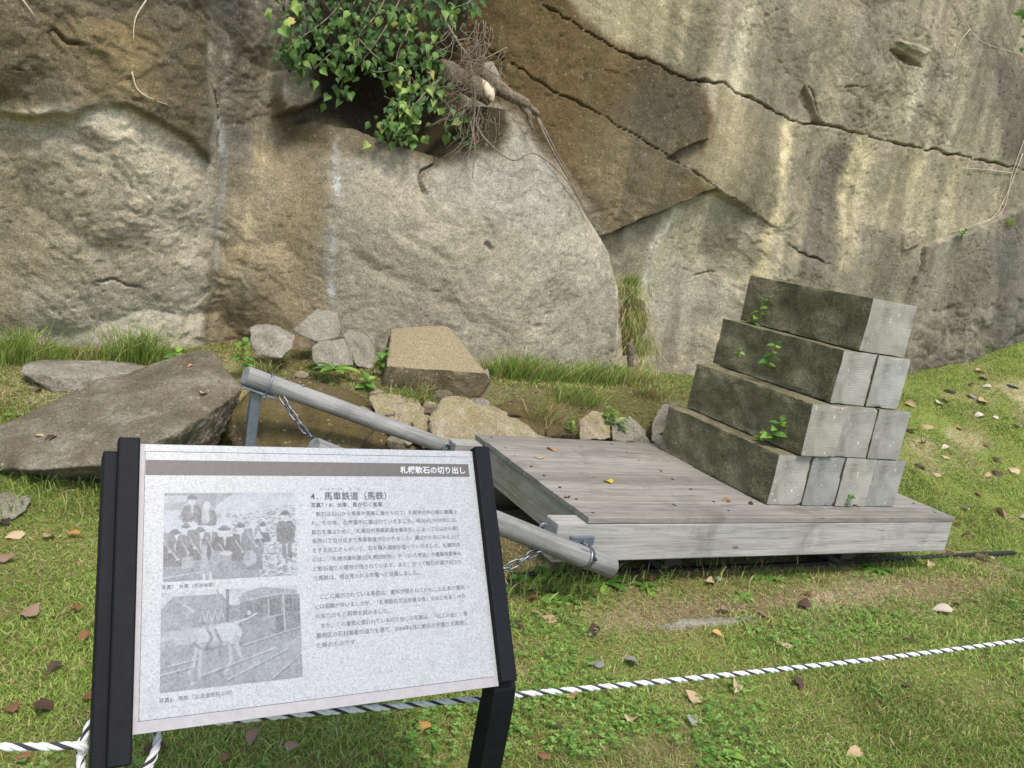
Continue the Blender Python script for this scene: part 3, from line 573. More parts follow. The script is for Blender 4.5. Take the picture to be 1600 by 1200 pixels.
def wheel(xw_, yw_):
    def lathe(prof, nn=24):
        V = []; F = []
        for (r, yy) in prof:
            for k in range(nn): t = 2*math.pi*k/nn; V.append((xw_+r*math.cos(t), yw_+yy, .150+r*math.sin(t)))
        m_ = len(prof)
        for i in range(m_-1):
            for k in range(nn): F.append((i*nn+k, i*nn+(k+1) % nn, (i+1)*nn+(k+1) % nn, (i+1)*nn+k))
        return V, F
    o = add('wheel', *lathe([(.02, -.03), (.035, -.03), (.04, -.02), (.075, -.018), (.078, -.03), (.095, -.03), (.097, .02), (.115, .022), (.115, .03), (.02, .03)]), M_IRON, cart, True)
    box('axle_box', (xw_-.05, xw_+.05, yw_-.085, yw_-.035, .10, .20), M_IRON, cart, .008)
for xw_ in (2.5, 3.66):
    for yw_ in (2.885, 3.68): wheel(xw_, yw_)
    V, F = tube_vf([(xw_, 2.86, .155), (xw_, 3.70, .155)], .018, 10); add('axle', V, F, M_IRON, cart)
# steel bracket and eye bolt at the near corner, hook at the far corner
box('bracket', (1.84, 1.955, YF-.012, YF+.002, .262, .302), M_GALV, cart, .003)
for yb in (YF-.004, YB-.11):
    V, F = tube_vf(spline([(1.76, yb+.05, .27), (1.735, yb+.05, .275), (1.715, yb+.05, .30), (1.725, yb+.05, .335), (1.75, yb+.05, .33)], 6), .006, 8); add('hook', V, F, M_GALV, cart)

# rails
for yr, lb in ((2.885, 'near dark steel rail running out from under the cart into the grass'), (3.68, 'far dark steel rail hidden behind the cart underside')):
    Vs = [(-.035, 0), (.035, 0), (.035, .006), (.006, .010), (.006, .030), (.015, .034), (.015, .046), (-.015, .046), (-.015, .034), (-.006, .030), (-.006, .010), (-.035, .006)]
    V = []; F = []
    xs = np.linspace(1.7, 5.28, 8)
    for xx in xs:
        for a_, b_ in Vs: V.append((xx, yr+a_, b_+.004+.012*max(0, xx-3)))
    L_ = len(Vs)
    for i in range(len(xs)-1):
        for k in range(L_): F.append((i*L_+k, i*L_+(k+1) % L_, (i+1)*L_+(k+1) % L_, (i+1)*L_+k))
    F += [tuple(range(L_)), tuple((len(xs)-1)*L_+k for k in range(L_-1, -1, -1))]
    setp(add('rail', V, F, M_RAIL, None, False, (3.4, yr, 0)), lb, 'rail', 'rails under the cart')
e0, e1 = hit(1005, 982), hit(1215, 964)
def lump(a, b_, wd, h, nseg=18, seed=3):
    V = []; F = []
    for i in range(nseg+1):
        t = i/nseg; c = a*(1-t)+b_*t; c = c+np.array([0, fbm(np.array([[t*6, seed, 0]]), 1, 3, seed)[0]*.02, 0]); e = math.sin(math.pi*min(1, max(0, t)))**.5
        z0 = ground(c[0], c[1]); ww = wd*(.35+.65*e)*(1+.3*fbm(np.array([[t*9, 4, seed]]), 1, 2, 2)[0])
        for a_, b2 in ((-1, -.03), (-.8, h*.8), (-.2, h), (.4, h*.95), (.85, h*.7), (1, -.03)): V.append((c[0], c[1]+a_*ww, z0+b2*e-(1-e)*.02+.006*fbm(np.array([[t*20, a_*3, 7]]), 1, 2, 4)[0]))
    for i in range(nseg):
        for k in range(5): F.append((i*6+k, (i+1)*6+k, (i+1)*6+k+1, i*6+k+1))
    return V, F
setp(add('edging_stone', *lump(e0, e1, .035, .016), M_GREYROCK, None, True, (e0+e1)/2), 'grey edging stone almost buried in the lawn in front of the cart', 'kerb stone')

# ------------------------------------------------------------------ stacked stone blocks
m, n, b = newmat('dressed_tuff'); co = coords(n)
oi = n.nodes.new('ShaderNodeObjectInfo')
c = ramp(n, noise(n, co, 6, 5, .6, .5), [(.3, C(124, 123, 116, KR)), (.5, C(156, 155, 149, KR)), (.72, C(176, 175, 170, KR))])
c = mixc(n, c, ramp(n, oi.outputs['Random'], [(0, C(222, 222, 222)), (.35, g3(1)), (.7, C(252, 246, 234)), (1, C(236, 234, 230))]), 1.0, 'MULTIPLY')
c = mixc(n, c, C(222, 218, 206), ramp(n, noise(n, coords(n, 'Object', (95, 95, 30)), 1, 2, .5), [(.70, g3(0)), (.74, g3(.8))]))
c = mixc(n, c, C(96, 92, 82), ramp(n, noise(n, coords(n, 'Object', (70, 70, 55)), 1.3, 2, .5), [(.70, g3(0)), (.75, g3(.8))]))
c = mixc(n, c, C(88, 84, 66), ramp(n, noise(n, coords(n, 'Object', (3, 3, 9)), 2, 5, .7), [(.60, g3(0)), (.75, g3(.5))]))
n.links.new(c, b.inputs['Base Color']); b.inputs['Roughness'].default_value = .9; b.inputs['Specular IOR Level'].default_value = .2
wv = N_(n, 'ShaderNodeTexWave', Scale=26.0, Distortion=6.0, Detail=3.0); wv.bands_direction = 'Z'; wv.inputs['Detail Scale'].default_value = 1.5; n.links.new(co, wv.inputs['Vector'])
hsum = N_(n, 'ShaderNodeMath', operation='MULTIPLY_ADD'); n.links.new(wv.outputs['Fac'], hsum.inputs[0]); hsum.inputs[1].default_value = .5; n.links.new(noise(n, co, 60, 4, .7), hsum.inputs[2])
bump(n, b, hsum.outputs[0], .28, .003); M_DRESS = m
def block(dims, seed, roughside):
    x0, x1, y0, y1, z0, z1 = dims; bm = bmesh.new(); V, F = [], []
    nxn, nyn, nzn = 18, 56, 20
    def g(o_, du, dv, nu, nv, mi):
        b0 = len(V)
        for i in range(nu+1):
            for j in range(nv+1): V.append(np.array(o_)+np.array(du)*i/nu+np.array(dv)*j/nv)
        for i in range(nu):
            for j in range(nv): F.append(((b0+i*(nv+1)+j, b0+(i+1)*(nv+1)+j, b0+(i+1)*(nv+1)+j+1, b0+i*(nv+1)+j+1), mi))
    dx, dy, dz = x1-x0, y1-y0, z1-z0
    g((x0, y0, z0), (dx, 0, 0), (0, 0, dz), nxn, nzn, 0); g((x1, y1, z0), (-dx, 0, 0), (0, 0, dz), nxn, nzn, 1)
    g((x0, y1, z0), (0, -dy, 0), (0, 0, dz), nyn, nzn, 1); g((x1, y0, z0), (0, dy, 0), (0, 0, dz), nyn, nzn, 1)
    g((x0, y0, z1), (dx, 0, 0), (0, dy, 0), nxn, nyn, 1); g((x0, y1, z0), (dx, 0, 0), (0, -dy, 0), nxn, nyn, 1)
    V = np.array(V); w3 = V*1.0
    ex = np.minimum(V[:, 0]-x0, x1-V[:, 0]); ey = np.minimum(V[:, 1]-y0, y1-V[:, 1]); ez = np.minimum(V[:, 2]-z0, z1-V[:, 2])
    # worn and chipped arrises
    chip = np.clip(fbm(V, 15, 3, seed)*1.8-.1, 0, 1)**1.3*.007+.0005; cen = np.array([(x0+x1)/2, (y0+y1)/2, (z0+z1)/2]); sg = np.sign(cen-V); lim = .011
    for a_, b_, ea, eb in ((0, 1, ex, ey), (0, 2, ex, ez), (1, 2, ey, ez)):
        k = (ea < lim) & (eb < lim); V[:, a_] += np.where(k, sg[:, a_]*chip*.7, 0); V[:, b_] += np.where(k, sg[:, b_]*chip*.7, 0)
    if roughside:
        k = (w3[:, 0] < x0+1e-5); rel_ = facets(w3[:, 1]+.4*w3[:, 2], w3[:, 2], 6, seed)*.022+fbm(w3, 7, 4, seed+5, .6)*.016
        V[:, 0] -= np.where(k, rel_*np.clip(np.minimum(ey, ez)/.03+.25, 0, 1), 0)
        V[:, 2] += np.where(w3[:, 2] > z1-1e-5, fbm(w3, 14, 3, seed+8)*.004-.002, 0)
    V[:, 1] += np.where(w3[:, 1] < y0+1e-5, fbm(w3, 6, 3, seed+2)*.003, 0)
    return V, F
rows = [(3.055, 3.977, 2.855, 3.738, .002, .268, 4), (3.17, 3.90, 2.84, 3.745, .268, .538, 3), (3.321, 3.812, 2.859, 3.78, .538, .812, 2), (3.447, 3.781, 2.885, 3.777, .812, 1.083, 1)]
LB = [['bottom row block at the left with dark rough side touching the bare deck', 'second block from the left in the bottom row, bluish grey face', 'third block from the left in the bottom row, pale face above a weed', 'bottom row block at the right end, lowest right of the stack'],
      ['left block of the second row up, weed growing on its mossy side', 'middle block of the three in the second row up, streaky grey face', 'right block of the three in the second row up'],
      ['left block of the two blocks just below the top one, dark mossy side', 'right block of the two blocks just below the top one'],
      ['topmost single block of the stone stack, dark mossy side and pale face']]
for r_, (x0, x1, y0, y1, z0, z1, nb) in enumerate(rows):
    wdt = (x1-x0)/nb
    for i in range(nb):
        a_ = x0+i*wdt+(.0012 if i else 0); b_ = x0+(i+1)*wdt-(.0012 if i < nb-1 else 0); dyy = random.uniform(-.010, .010)
        V, F = block((a_, b_, y0+dyy, y1+random.uniform(-.02, .02), DZ+z0+.0015, DZ+z1-.0015-random.uniform(0, .003)), 11*r_+i, i == 0)
        org = (a_+wdt/2, y0+.44, DZ+z0)
        bm = bmesh.new(); vs = [bm.verts.new(v-np.array(org)) for v in V]
        for f, mi in F: q = bm.faces.new([vs[k] for k in f]); q.material_index = mi
        bmesh.ops.remove_doubles(bm, verts=bm.verts, dist=.0012); bmesh.ops.recalc_face_normals(bm, faces=bm.faces)
        me = bpy.data.meshes.new('stone_block'); bm.to_mesh(me); bm.free(); me.materials.append(M_DRESS); me.materials.append(M_MOSSY)
        o = link('stone_block', me); o.location = org; setp(o, LB[r_][i], 'stone block', 'cut stone blocks stacked on the cart')

# ------------------------------------------------------------------ shafts, stand, chains
def pole(name, label, a, b_, r0, r1, mat=M_SHAFT):
    a, b_ = np.array(a), np.array(b_); L_ = np.linalg.norm(b_-a); t = np.linspace(0, L_, 26); bend = np.sin(t/L_*math.pi)*.008
    rad = np.interp(t, [0, L_], [r0, r1]); rad[0] *= .93; rad[-1] *= .93
    path = np.stack([t, bend, 0*t], 1); path[1, 0] = .006; path[-2, 0] = L_-.006
    V, F = tube_vf(path, rad, 22); V[:, 1:] += (fbm(V, 6, 3, 4)*.0025)[:, None]
    o = link(name, mesh(name, V, F, mat)); o.location = a; o.rotation_mode = 'QUATERNION'; o.rotation_quaternion = Vector(b_-a).to_track_quat('X', 'Z'); setp(o, label, 'shaft', 'wooden shafts of the cart')
    ORG[o.name] = a
    for pl in o.data.polygons:
        if len(pl.vertices) > 4: pl.use_smooth = False
    return o
s1a, s1b = P(383, 586, 3.9), P(697, 698, 3.86); s2a, s2b = P(488, 703, 2.62), P(957, 888, 2.625)
sh1 = pole('wooden_shaft', 'far round wooden shaft resting on the metal stand, leading to the cart', s1a, s1b, .044, .040)
sh2 = pole('wooden_shaft', 'near round wooden shaft with steel band passing behind the sign to the cart', s2a, s2b, .043, .044)
def band(sh, t, r, wd=.022, mat=M_GALV, nm='band'):
    prof = [(-wd/2, r), (-wd/2, r+.003), (wd/2, r+.003), (wd/2, r)]; nn = 28; V = []; F = []
    for (xx, rr) in prof:
        for k in range(nn): an = 2*math.pi*k/nn; V.append((t+xx, rr*math.cos(an), rr*math.sin(an)))
    for i in range(4):
        for k in range(nn): F.append((i*nn+k, ((i+1) % 4)*nn+k, ((i+1) % 4)*nn+(k+1) % nn, i*nn+(k+1) % nn))
    o = bpy.data.objects.new(nm, mesh(nm, V, F, mat)); COL.objects.link(o); o.parent = sh; return o
L2 = np.linalg.norm(s2b-s2a); band(sh2, L2-.155, .0450, .02, M_CHAIN)
V, F = tube_vf([(.27, .0, .044), (.27, 0, .052)], .008, 6); o = link('bolt', mesh('bolt', V, F, M_GALV)); o.parent = sh1
# metal stand
sb = s1a+(s1b-s1a)*.055; gz = ground(sb[0], sb[1])
stand = thing('metal_stand', 'grey steel stand post with cradle and clamp holding the wooden shaft end', 'stand', (sb[0], sb[1], gz))
sc0 = P(387, 620, 3.9); sc1 = P(374, 700, 3.9); zt = sb[2]-.058
box('post', (sb[0]-.024, sb[0]+.024, sb[1]-.024, sb[1]+.024, gz-.05, zt), M_GALV, stand, .004)
dirv = (s1b-s1a)/np.linalg.norm(s1b-s1a)
box('cradle', (-.075, .085, -.05, .05, -.004, .004), M_GALV, stand, .003, tf=lambda V: np.array([sb+np.array([0, 0, -.052])+dirv*v[0]+np.array([0, v[1], 0])+np.cross(dirv, [0, 1, 0])*v[2]*1 for v in V]))
upv = np.cross(dirv, [0, 1, 0]); upv = upv if upv[2] > 0 else -upv
arc = [sb+dirv*.05+np.array([0, 1, 0])*math.cos(t)*.053+upv*(math.sin(t)*.053) for t in np.linspace(0, math.pi, 14)]
arc = [arc[0]-upv*.07]+arc+[arc[-1]-upv*.07]; V, F = tube_vf(arc, .0045, 8); add('clamp', V, F, M_GALV, stand)
for e_ in (arc[0], arc[-1]):
    V, F = tube_vf([e_+upv*.008, e_+upv*.018], .009, 6); add('nut', V, F, M_GALV, stand, False)
# chains of oval links
lk = []
for t in np.linspace(0, 2*math.pi, 17)[:-1]: lk.append((.019*math.cos(t)+(.010 if math.cos(t) > 0 else -.010), .0135*math.sin(t), 0))
lk.append(lk[0]); LKV, LKF = tube_vf(lk, .0042, 7, False); LINK = mesh('link', LKV, LKF, M_CHAIN)
def chain(label, pts, pitch=.044):
    pth = spline(pts, 24); d = np.r_[0, np.cumsum(np.linalg.norm(np.diff(pth, axis=0), axis=1))]; c = thing('chain', label, 'chain', pth[-1], 'chains on the cart shafts')
    nl = int(d[-1]/pitch)
    for i in range(nl+1):
        s_ = min(d[-1], i*pitch+pitch*.3); p = np.array([np.interp(s_, d, pth[:, k]) for k in range(3)]); q = np.array([np.interp(min(d[-1], s_+.01), d, pth[:, k]) for k in range(3)]); q0 = np.array([np.interp(max(0, s_-.01), d, pth[:, k]) for k in range(3)])
        o = link('link', LINK, c); mt = Vector(q-q0).normalized().to_track_quat('X', 'Z').to_matrix().to_4x4() @ Matrix.Rotation((i % 2)*math.pi/2+.35, 4, 'X'); mt.translation = Vector(p-pth[-1]); o.matrix_local = mt
chain('galvanised chain hanging from the far shaft beside the metal stand', [P(441, 622, 3.86), P(458, 648, 3.8), P(478, 675, 3.72), P(495, 692, 3.6), P(520, 720, 3.3)])
chain('galvanised chain sagging from the near shaft behind the right sign post', [P(848, 858, 2.62), P(826, 868, 2.6), P(806, 880, 2.6), P(785, 888, 2.6), P(760, 886, 2.62)])
chain('short chain tying the steel band of the near shaft to the cart beam', [P(908, 846, 2.685), P(913, 853, 2.66), P(920, 860, 2.64), P(927, 868, 2.60)], .03)

# ------------------------------------------------------------------ information sign
SW = .72; SH = .529
so_ = np.array([.134, 1.390, -.968+G]); s_yaw, s_tilt, s_rl = R(1.257), R(35.068), R(.573)
ax_ = np.array([math.cos(s_yaw), math.sin(s_yaw), 0]); nn0 = np.array([math.sin(s_yaw), -math.cos(s_yaw), 0]); up_ = np.array([0, 0, 1])*math.cos(s_tilt)-nn0*math.sin(s_tilt)
ax_, up_ = ax_*math.cos(s_rl)+up_*math.sin(s_rl), up_*math.cos(s_rl)-ax_*math.sin(s_rl); nr_ = np.cross(ax_, up_)
def ST(V):                                  # sign plane coordinates: along, up, out of the face
    V = np.asarray(V, float); return so_+V[:, :1]*ax_+V[:, 1:2]*up_+V[:, 2:3]*nr_
sign = thing('information_sign', 'slanted white information board with two old photographs between black steel posts', 'sign', (.5, 1.5, 0))
m, n, b = newmat('mottled_white_panel'); co = coords(n)
c = ramp(n, noise(n, co, 240, 3, .7, .4), [(.32, C(124, 125, 127)), (.50, C(147, 148, 148)), (.64, C(157, 158, 158))])
c = mixc(n, c, C(124, 124, 125), ramp(n, noise(n, co, 24, 6, .7, 1.2), [(.5, g3(0)), (.72, g3(.55))]))
n.links.new(c, b.inputs['Base Color']); b.inputs['Roughness'].default_value = .38; bump(n, b, noise(n, co, 190, 3, .7), .12, .001); M_PANEL = m
M_EDGE = plain('panel_edge', C(142, 138, 138), .5, 0, .1, 60, .1)
M_BAR = plain('brown_print', C(72, 66, 62), .5, 0, .14, 90, 0)
M_INK = plain('dark_print', C(56, 51, 54), .6, 0, .2, 200, 0); M_INKG = plain('faded_print', C(96, 97, 101), .6, 0, .3, 260, 0); M_INKW = plain('white_print', C(172, 173, 174), .5, 0, .05, 90, 0)
panel = box('panel', (-.002, SW+.004, 0, SH, -.010, 0), M_PANEL, sign, .0012, tf=ST)
def flat(name, s0, s1, t0, t1, d, mat): return add(name, ST([(s0, t0, d), (s1, t0, d), (s1, t1, d), (s0, t1, d)]), [(0, 1, 2, 3)], mat, panel, False)
flat('bottom_edge_strip', 0, SW, .0005, .020, .0003, M_EDGE); flat('side_edge_strip', -.001, .0085, .021, SH-.001, .0003, M_EDGE)
flat('title_bar', .0105, .709, .4660, .4965, .0004, M_BAR)
for (a_, b_, c_, d_) in ((.009, .712, .0205, .0213), (.009, .0098, .0213, .514), (.009, .712, .5135, .5143)): flat('border_line', a_, b_, c_, d_, .0005, M_INK)
dg = bpy.context.evaluated_depsgraph_get()
def text(name, body, s0, t0, width, mat, bold=0.0, hscale=1.0, d=.0008):
    cu = bpy.data.curves.new('t', 'FONT'); cu.body = body; cu.size = 1; cu.resolution_u = 2; cu.offset = bold; cu.fill_mode = 'FRONT'
    ob = bpy.data.objects.new('t', cu); COL.objects.link(ob); bpy.context.view_layer.update()
    me = bpy.data.meshes.new_from_object(ob.evaluated_get(bpy.context.evaluated_depsgraph_get())); nv = len(me.vertices)
    co_ = np.zeros(nv*3); me.vertices.foreach_get('co', co_); co_ = co_.reshape(-1, 3); F = [tuple(p.vertices) for p in me.polygons]
    bpy.data.objects.remove(ob); bpy.data.curves.remove(cu); bpy.data.meshes.remove(me)
    k = width/(co_[:, 0].max()-co_[:, 0].min()); V = np.stack([s0+(co_[:, 0]-co_[:, 0].min())*k, t0+co_[:, 1]*k*hscale, np.full(nv, d)], 1)
    return add(name, ST(V), F, mat, panel, False)
text('title_text', '札幌軟石の切り出し', .537, .4745, .162, M_INKW, .018)
text('heading_text', '4．馬車鉄道（馬鉄）', .331, .4150, .168, M_INK, .004)
for wd_, s0, wd2 in (('ば', .352, .005), ('しゃ', .3625, .0105), ('てつ', .377, .0105), ('どう', .3905, .0105), ('ば', .4165, .005), ('てつ', .429, .0105)): text('ruby_text', wd_, s0, .4352, wd2, M_INKG)
text('caption_text', '写真7・8：台車、馬が引く客車', .3305, .3985, .158, M_INK, .0)
BODY = ['　軟石は石山から馬車や馬鉄に乗せられて、札幌市内中心部に集積さ', 'れ、その後、北海道中に運ばれていきました。明治43(1910)年には、', '軟石を運ぶために「札幌石材馬車鉄道合資会社」によって石山から南2', '条西11丁目付近まで馬車鉄道がひかれました。運ばれた先にも仕上げ', 'をする石工さんがいて、石を積み建物を造っていきました。札幌市内', 'には、「札幌市資料館(旧札幌控訴院)」や「北1条教会」や農業用倉庫な', 'ど軟石造りの建物が残されています。また、かつて軟石が運び出され', 'た馬鉄は、現在見られる市電へと発展しました。', '', '　ここに展示されている馬鉄は、資料が限られていたこともあり復元', 'には困難が伴いましたが、「札幌軟石文化を語る会」をはじめ多くの方', 'の協力のもと再現を試みました。', '　また、この看板に使われている切り出しの写真は、「石工の会」、常', '盤地区の石材業者の協力を得て、2004年6月に軟石の手掘りを再現し', 'た時のものです。']
for i, ln in enumerate(BODY):
    if not ln: continue
    body = ln.lstrip('　'); ind = .011*(len(ln)-len(body)); full = .336
    wd_ = full-ind if len(ln) > 28 else full*len(ln)/32
    text('text_line', body, .330+ind, .3795-i*.01885, wd_, M_INKG, .004)
text('caption_text', '写真7．台車（明治後期）', .043, .2470, .094, M_INKG); text('caption_text', '写真8．馬鉄（北海道開拓の村）', .042, .0475, .126, M_INKG)
# old photographs, printed in faded halftone
m, n, b = newmat('halftone_print'); a = n.nodes.new('ShaderNodeVertexColor'); a.layer_name = 'Col'; n.links.new(a.outputs[0], b.inputs['Base Color']); b.inputs['Roughness'].default_value = .45; M_PRINT = m
def picture(name, s0, s1, t0, t1, draw):
    W_, H_ = 320, 220; u, v = np.meshgrid(np.linspace(0, 1, W_), np.linspace(0, 1, H_)); g = draw(u.ravel(), v.ravel())
    uu = np.stack([u.ravel(), v.ravel()*.7, 0*u.ravel()], 1); gr = RNG.normal(0, .07, len(g))+fbm(uu, 70, 3, 9, .7)*.20+fbm(uu, 18, 3, 12, .6)*.10; g = np.clip(g+gr, 0, 1)
    lo, hi = np.array(C(64, 63, 63)), np.array(C(160, 164, 168)); colr = lo+(hi-lo)*g[:, None]
    V = np.stack([s0+u.ravel()*(s1-s0), t1-v.ravel()*(t1-t0), np.full(u.size, .0005)], 1)
    me_o = add(name, ST(V), quads(np.arange(W_*H_).reshape(H_, W_))[:, ::-1].copy(), M_PRINT, panel, False); colattr(me_o.data, colr)
def put(g, m_, v_, k=1.0): g[:] = np.where(m_, g*(1-k)+v_*k, g)
def pg(u, v, pts): return poly_sd(u, v, np.array(pts, float), .05) > 0
def el(u, v, cx_, cy_, rx, ry): return ((u-cx_)/rx)**2+((v-cy_)/ry)**2 < 1
def ln_(u, v, pts, w_): return line_d(u, v, np.array(pts, float), .05) < w_
def draw1(u, v):
    p = np.stack([u*9, v*9, 0*u], 1); g = np.full(u.shape, .72)+fbm(p, 1, 3, 1)*.12
    put(g, (v < .2) & (u < .38), .35, .6); put(g, pg(u, v, [(.0, 0), (.52, 0), (.36, .17), (.30, .2), (0, .05)]), .32, .8); put(g, pg(u, v, [(0, .03), (.17, .03), (.15, .1), (0, .12)]), .75, .8)
    rub = fbm(np.stack([u*46, v*58+u*8, 0*u], 1), 1, 2, 3); put(g, (rub > .18) & (v > .16+.25*(.95-u)) & (u > .5), .22, .75)
    put(g, (v > .62+.1*np.sin(u*9)) & (u < .7), .28, .8); put(g, (v > .78) & (rub > .05), .3, .7)
    put(g, pg(u, v, [(.52, .72), (.72, .68), (.73, .92), (.52, .9)]), .2, .8)
    def man(cx_, top, bot, w_, hat=True, coat=.12, vest=True):
        put(g, pg(u, v, [(cx_-w_*.42, top+.13), (cx_+w_*.42, top+.13), (cx_+w_*.6, top+.22), (cx_+w_*.52, bot), (cx_-w_*.52, bot), (cx_-w_*.6, top+.22)]), coat, .9)
        put(g, el(u, v, cx_, top+.08, w_*.2, .05), .8, .9)
        if hat: put(g, el(u, v, cx_, top+.04, w_*.3, .022), .1, .9); put(g, el(u, v, cx_, top+.025, w_*.18, .03), .1, .9)
        if vest: put(g, pg(u, v, [(cx_-w_*.08, top+.13), (cx_+w_*.1, top+.13), (cx_+w_*.02, top+.26)]), .75, .8)
    man(.20, .02, .34, .13); man(.31, .07, .38, .13, False); put(g, pg(u, v, [(.27, .19), (.33, .18), (.33, .36), (.27, .36)]), .7, .8)
    for cx_, tp in ((.40, .27), (.47, .27), (.12, .28), (.22, .33)): put(g, el(u, v, cx_, tp, .018, .03), .35, .8)
    for cx_, tp, bt, w_ in ((.08, .42, .84, .15), (.16, .35, .72, .12), (.26, .40, .78, .14), (.34, .33, .62, .11), (.44, .39, .68, .16), (.56, .36, .80, .13), (.66, .30, .72, .15), (.735, .35, .60, .10), (.03, .33, .6, .10), (.21, .30, .6, .09)): man(cx_, tp, bt, w_, hat=(int(cx_*100) % 3 != 0), coat=.12+.10*math.sin(cx_*40), vest=(int(cx_*100) % 2 == 0)); put(g, ln_(u, v, [(cx_-w_*.3, tp+.2), (cx_+w_*.1, tp+.33)], .007), .55, .7); put(g, el(u, v, cx_+w_*.15, tp+.34, .014, .016), .75, .8)
    put(g, pg(u, v, [(.66, .56), (.70, .45), (.735, .55)]), .8, .9)
    for a_ in ((.28, .62, .33, .99), (.30, .62, .27, .95)): put(g, ln_(u, v, [(a_[0], a_[1]), (a_[2], a_[3])], .016), .5, .9)
    put(g, pg(u, v, [(.13, .74), (.21, .73), (.21, .86), (.13, .86)]), .6, .7); put(g, el(u, v, .63, .78, .05, .09), .6, .7); put(g, el(u, v, .45, .71, .05, .025), .75, .8)
    put(g, el(u, v, .29, .97, .012, .05), .85, .9); put(g, el(u, v, .335, .97, .012, .05), .85, .9)
    man(.915, .22, .60, .13); put(g, pg(u, v, [(.87, .36), (.96, .36), (.965, .62), (.865, .62)]), .12, .9)
    for x_ in (.895, .94): put(g, ln_(u, v, [(x_, .6), (x_+.005, .78)], .016), .15, .9)
    put(g, ln_(u, v, [(.72, .73), (1, .75)], .006), .2, .8); put(g, ln_(u, v, [(0, .96), (.3, .90)], .006), .75, .8); put(g, ln_(u, v, [(.1, 1.0), (.2, .93)], .006), .2, .8)
    return np.clip(g*.86, 0, 1)
def draw2(u, v):
    p = np.stack([u*12, v*12, 0*u], 1); g = np.full(u.shape, .92)
    put(g, pg(u, v, [(0, .17), (.08, .05), (.22, .22), (.22, .42), (0, .44)]), .42, .9); put(g, pg(u, v, [(.08, .05), (.42, .05), (.48, .18), (.22, .2)]), .34, .9)
    put(g, pg(u, v, [(.22, .2), (.56, .17), (.58, .36), (.22, .4)]), .28, .85)
    for x_ in np.arange(.28, .44, .045): put(g, ln_(u, v, [(x_-.02, .33), (x_, .21), (x_+.02, .33)], .004), .8, .8)
    put(g, v > .40-.04*u, .46, .9); put(g, ln_(u, v, [(0, .42), (.45, .36)], .008), .7, .8)
    put(g, ln_(u, v, [(.46, -.02), (.46, .34)], .012), .15, .9); put(g, ln_(u, v, [(.38, 0), (.44, .16)], .007), .3, .8)
    put(g, pg(u, v, [(.54, .10), (.60, .03), (.72, .0), (.98, .05), (.98, .12), (.86, .07), (.55, .14)]), .45, .9)
    put(g, pg(u, v, [(.55, .13), (.86, .08), (1, .1), (1, .50), (.80, .60), (.54, .62)]), .26, .95); put(g, pg(u, v, [(.56, .36), (.80, .33), (.80, .58), (.55, .60)]), .40, .9); put(g, pg(u, v, [(.81, .33), (.88, .32), (.88, .52), (.81, .56)]), .14, .9)
    for a_ in ((.58, .16, .64, .33), (.66, .15, .72, .33), (.77, .14, .85, .31)): put(g, pg(u, v, [(a_[0], a_[1]), (a_[2], a_[1]-.015), (a_[2], a_[3]), (a_[0], a_[3]+.01)]), .16, .85)
    for x_ in (.89, .92, .95, .98): put(g, pg(u, v, [(x_, .14), (x_+.018, .145), (x_+.018, .28), (x_, .285)]), .15, .85)
    put(g, ln_(u, v, [(.87, .08), (.88, .5)], .007), .75, .9); put(g, ln_(u, v, [(.76, .14), (.76, .33), (.86, .31)], .006), .7, .8); put(g, ln_(u, v, [(.55, .14), (.86, .08), (1, .1)], .009), .72, .8)
    put(g, el(u, v, .615, .27, .016, .025), .9, .9); put(g, ln_(u, v, [(.48, .37), (.6, .33), (.67, .28)], .009), .9, .9)
    put(g, pg(u, v, [(0, .60), (.5, .62), (1, .48), (1, 1), (0, 1)]), .44, .85); put(g, pg(u, v, [(.55, .76), (1, .56), (1, .80), (.7, .97)]), .56, .7); put(g, fbm(p, 2, 3, 6) > .3, .3, .25)
    put(g, el(u, v, .455, .475, .105, .115), .88, .95); put(g, el(u, v, .30, .49, .115, .095), .84, .9); put(g, pg(u, v, [(.22, .40), (.46, .375), (.50, .55), (.26, .58)]), .85, .85)
    put(g, pg(u, v, [(.0, .45), (.08, .41), (.24, .40), (.30, .47), (.22, .56), (.12, .54), (.0, .60)]), .74, .85); put(g, pg(u, v, [(0, .50), (.09, .48), (.10, .60), (.03, .72), (0, .72)]), .50, .85); put(g, pg(u, v, [(.15, .58), (.25, .50), (.20, .66), (.13, .68)]), .3, .7); put(g, el(u, v, .36, .57, .12, .035), .45, .6); put(g, el(u, v, .52, .55, .03, .06), .5, .6)
    for a_ in ([(.31, .39), (.35, .5), (.31, .6)], [(.37, .42), (.41, .55), (.40, .68)], [(.23, .55), (.28, .62), (.6, .58)], [(.2, .62), (.24, .7), (.27, .64)]): put(g, ln_(u, v, a_, .011), .25, .85)
    for a_ in ([(.24, .6), (.22, .76), (.19, .82), (.22, .95)], [(.27, .62), (.26, .9)], [(.47, .6), (.48, .74), (.44, .88)], [(.52, .57), (.55, .72)]): put(g, ln_(u, v, a_, .013), .72, .9)
    for a_ in ([(0, .76), (.25, .70)], [(0, .83), (.22, .77)], [(.28, .87), (.8, .66)], [(.45, .94), (.9, .68)], [(.78, .97), (1, .74)], [(.57, .60), (1, .46)]): put(g, ln_(u, v, a_, .007), .78, .75); put(g, ln_(u, v, np.array(a_)+[0, .022], .006), .2, .7)
    return np.clip(g*.72, 0, 1)
picture('photograph', .0450, .2980, .2600, .4300, draw1); picture('photograph', .0428, .3000, .0640, .2400, draw2)
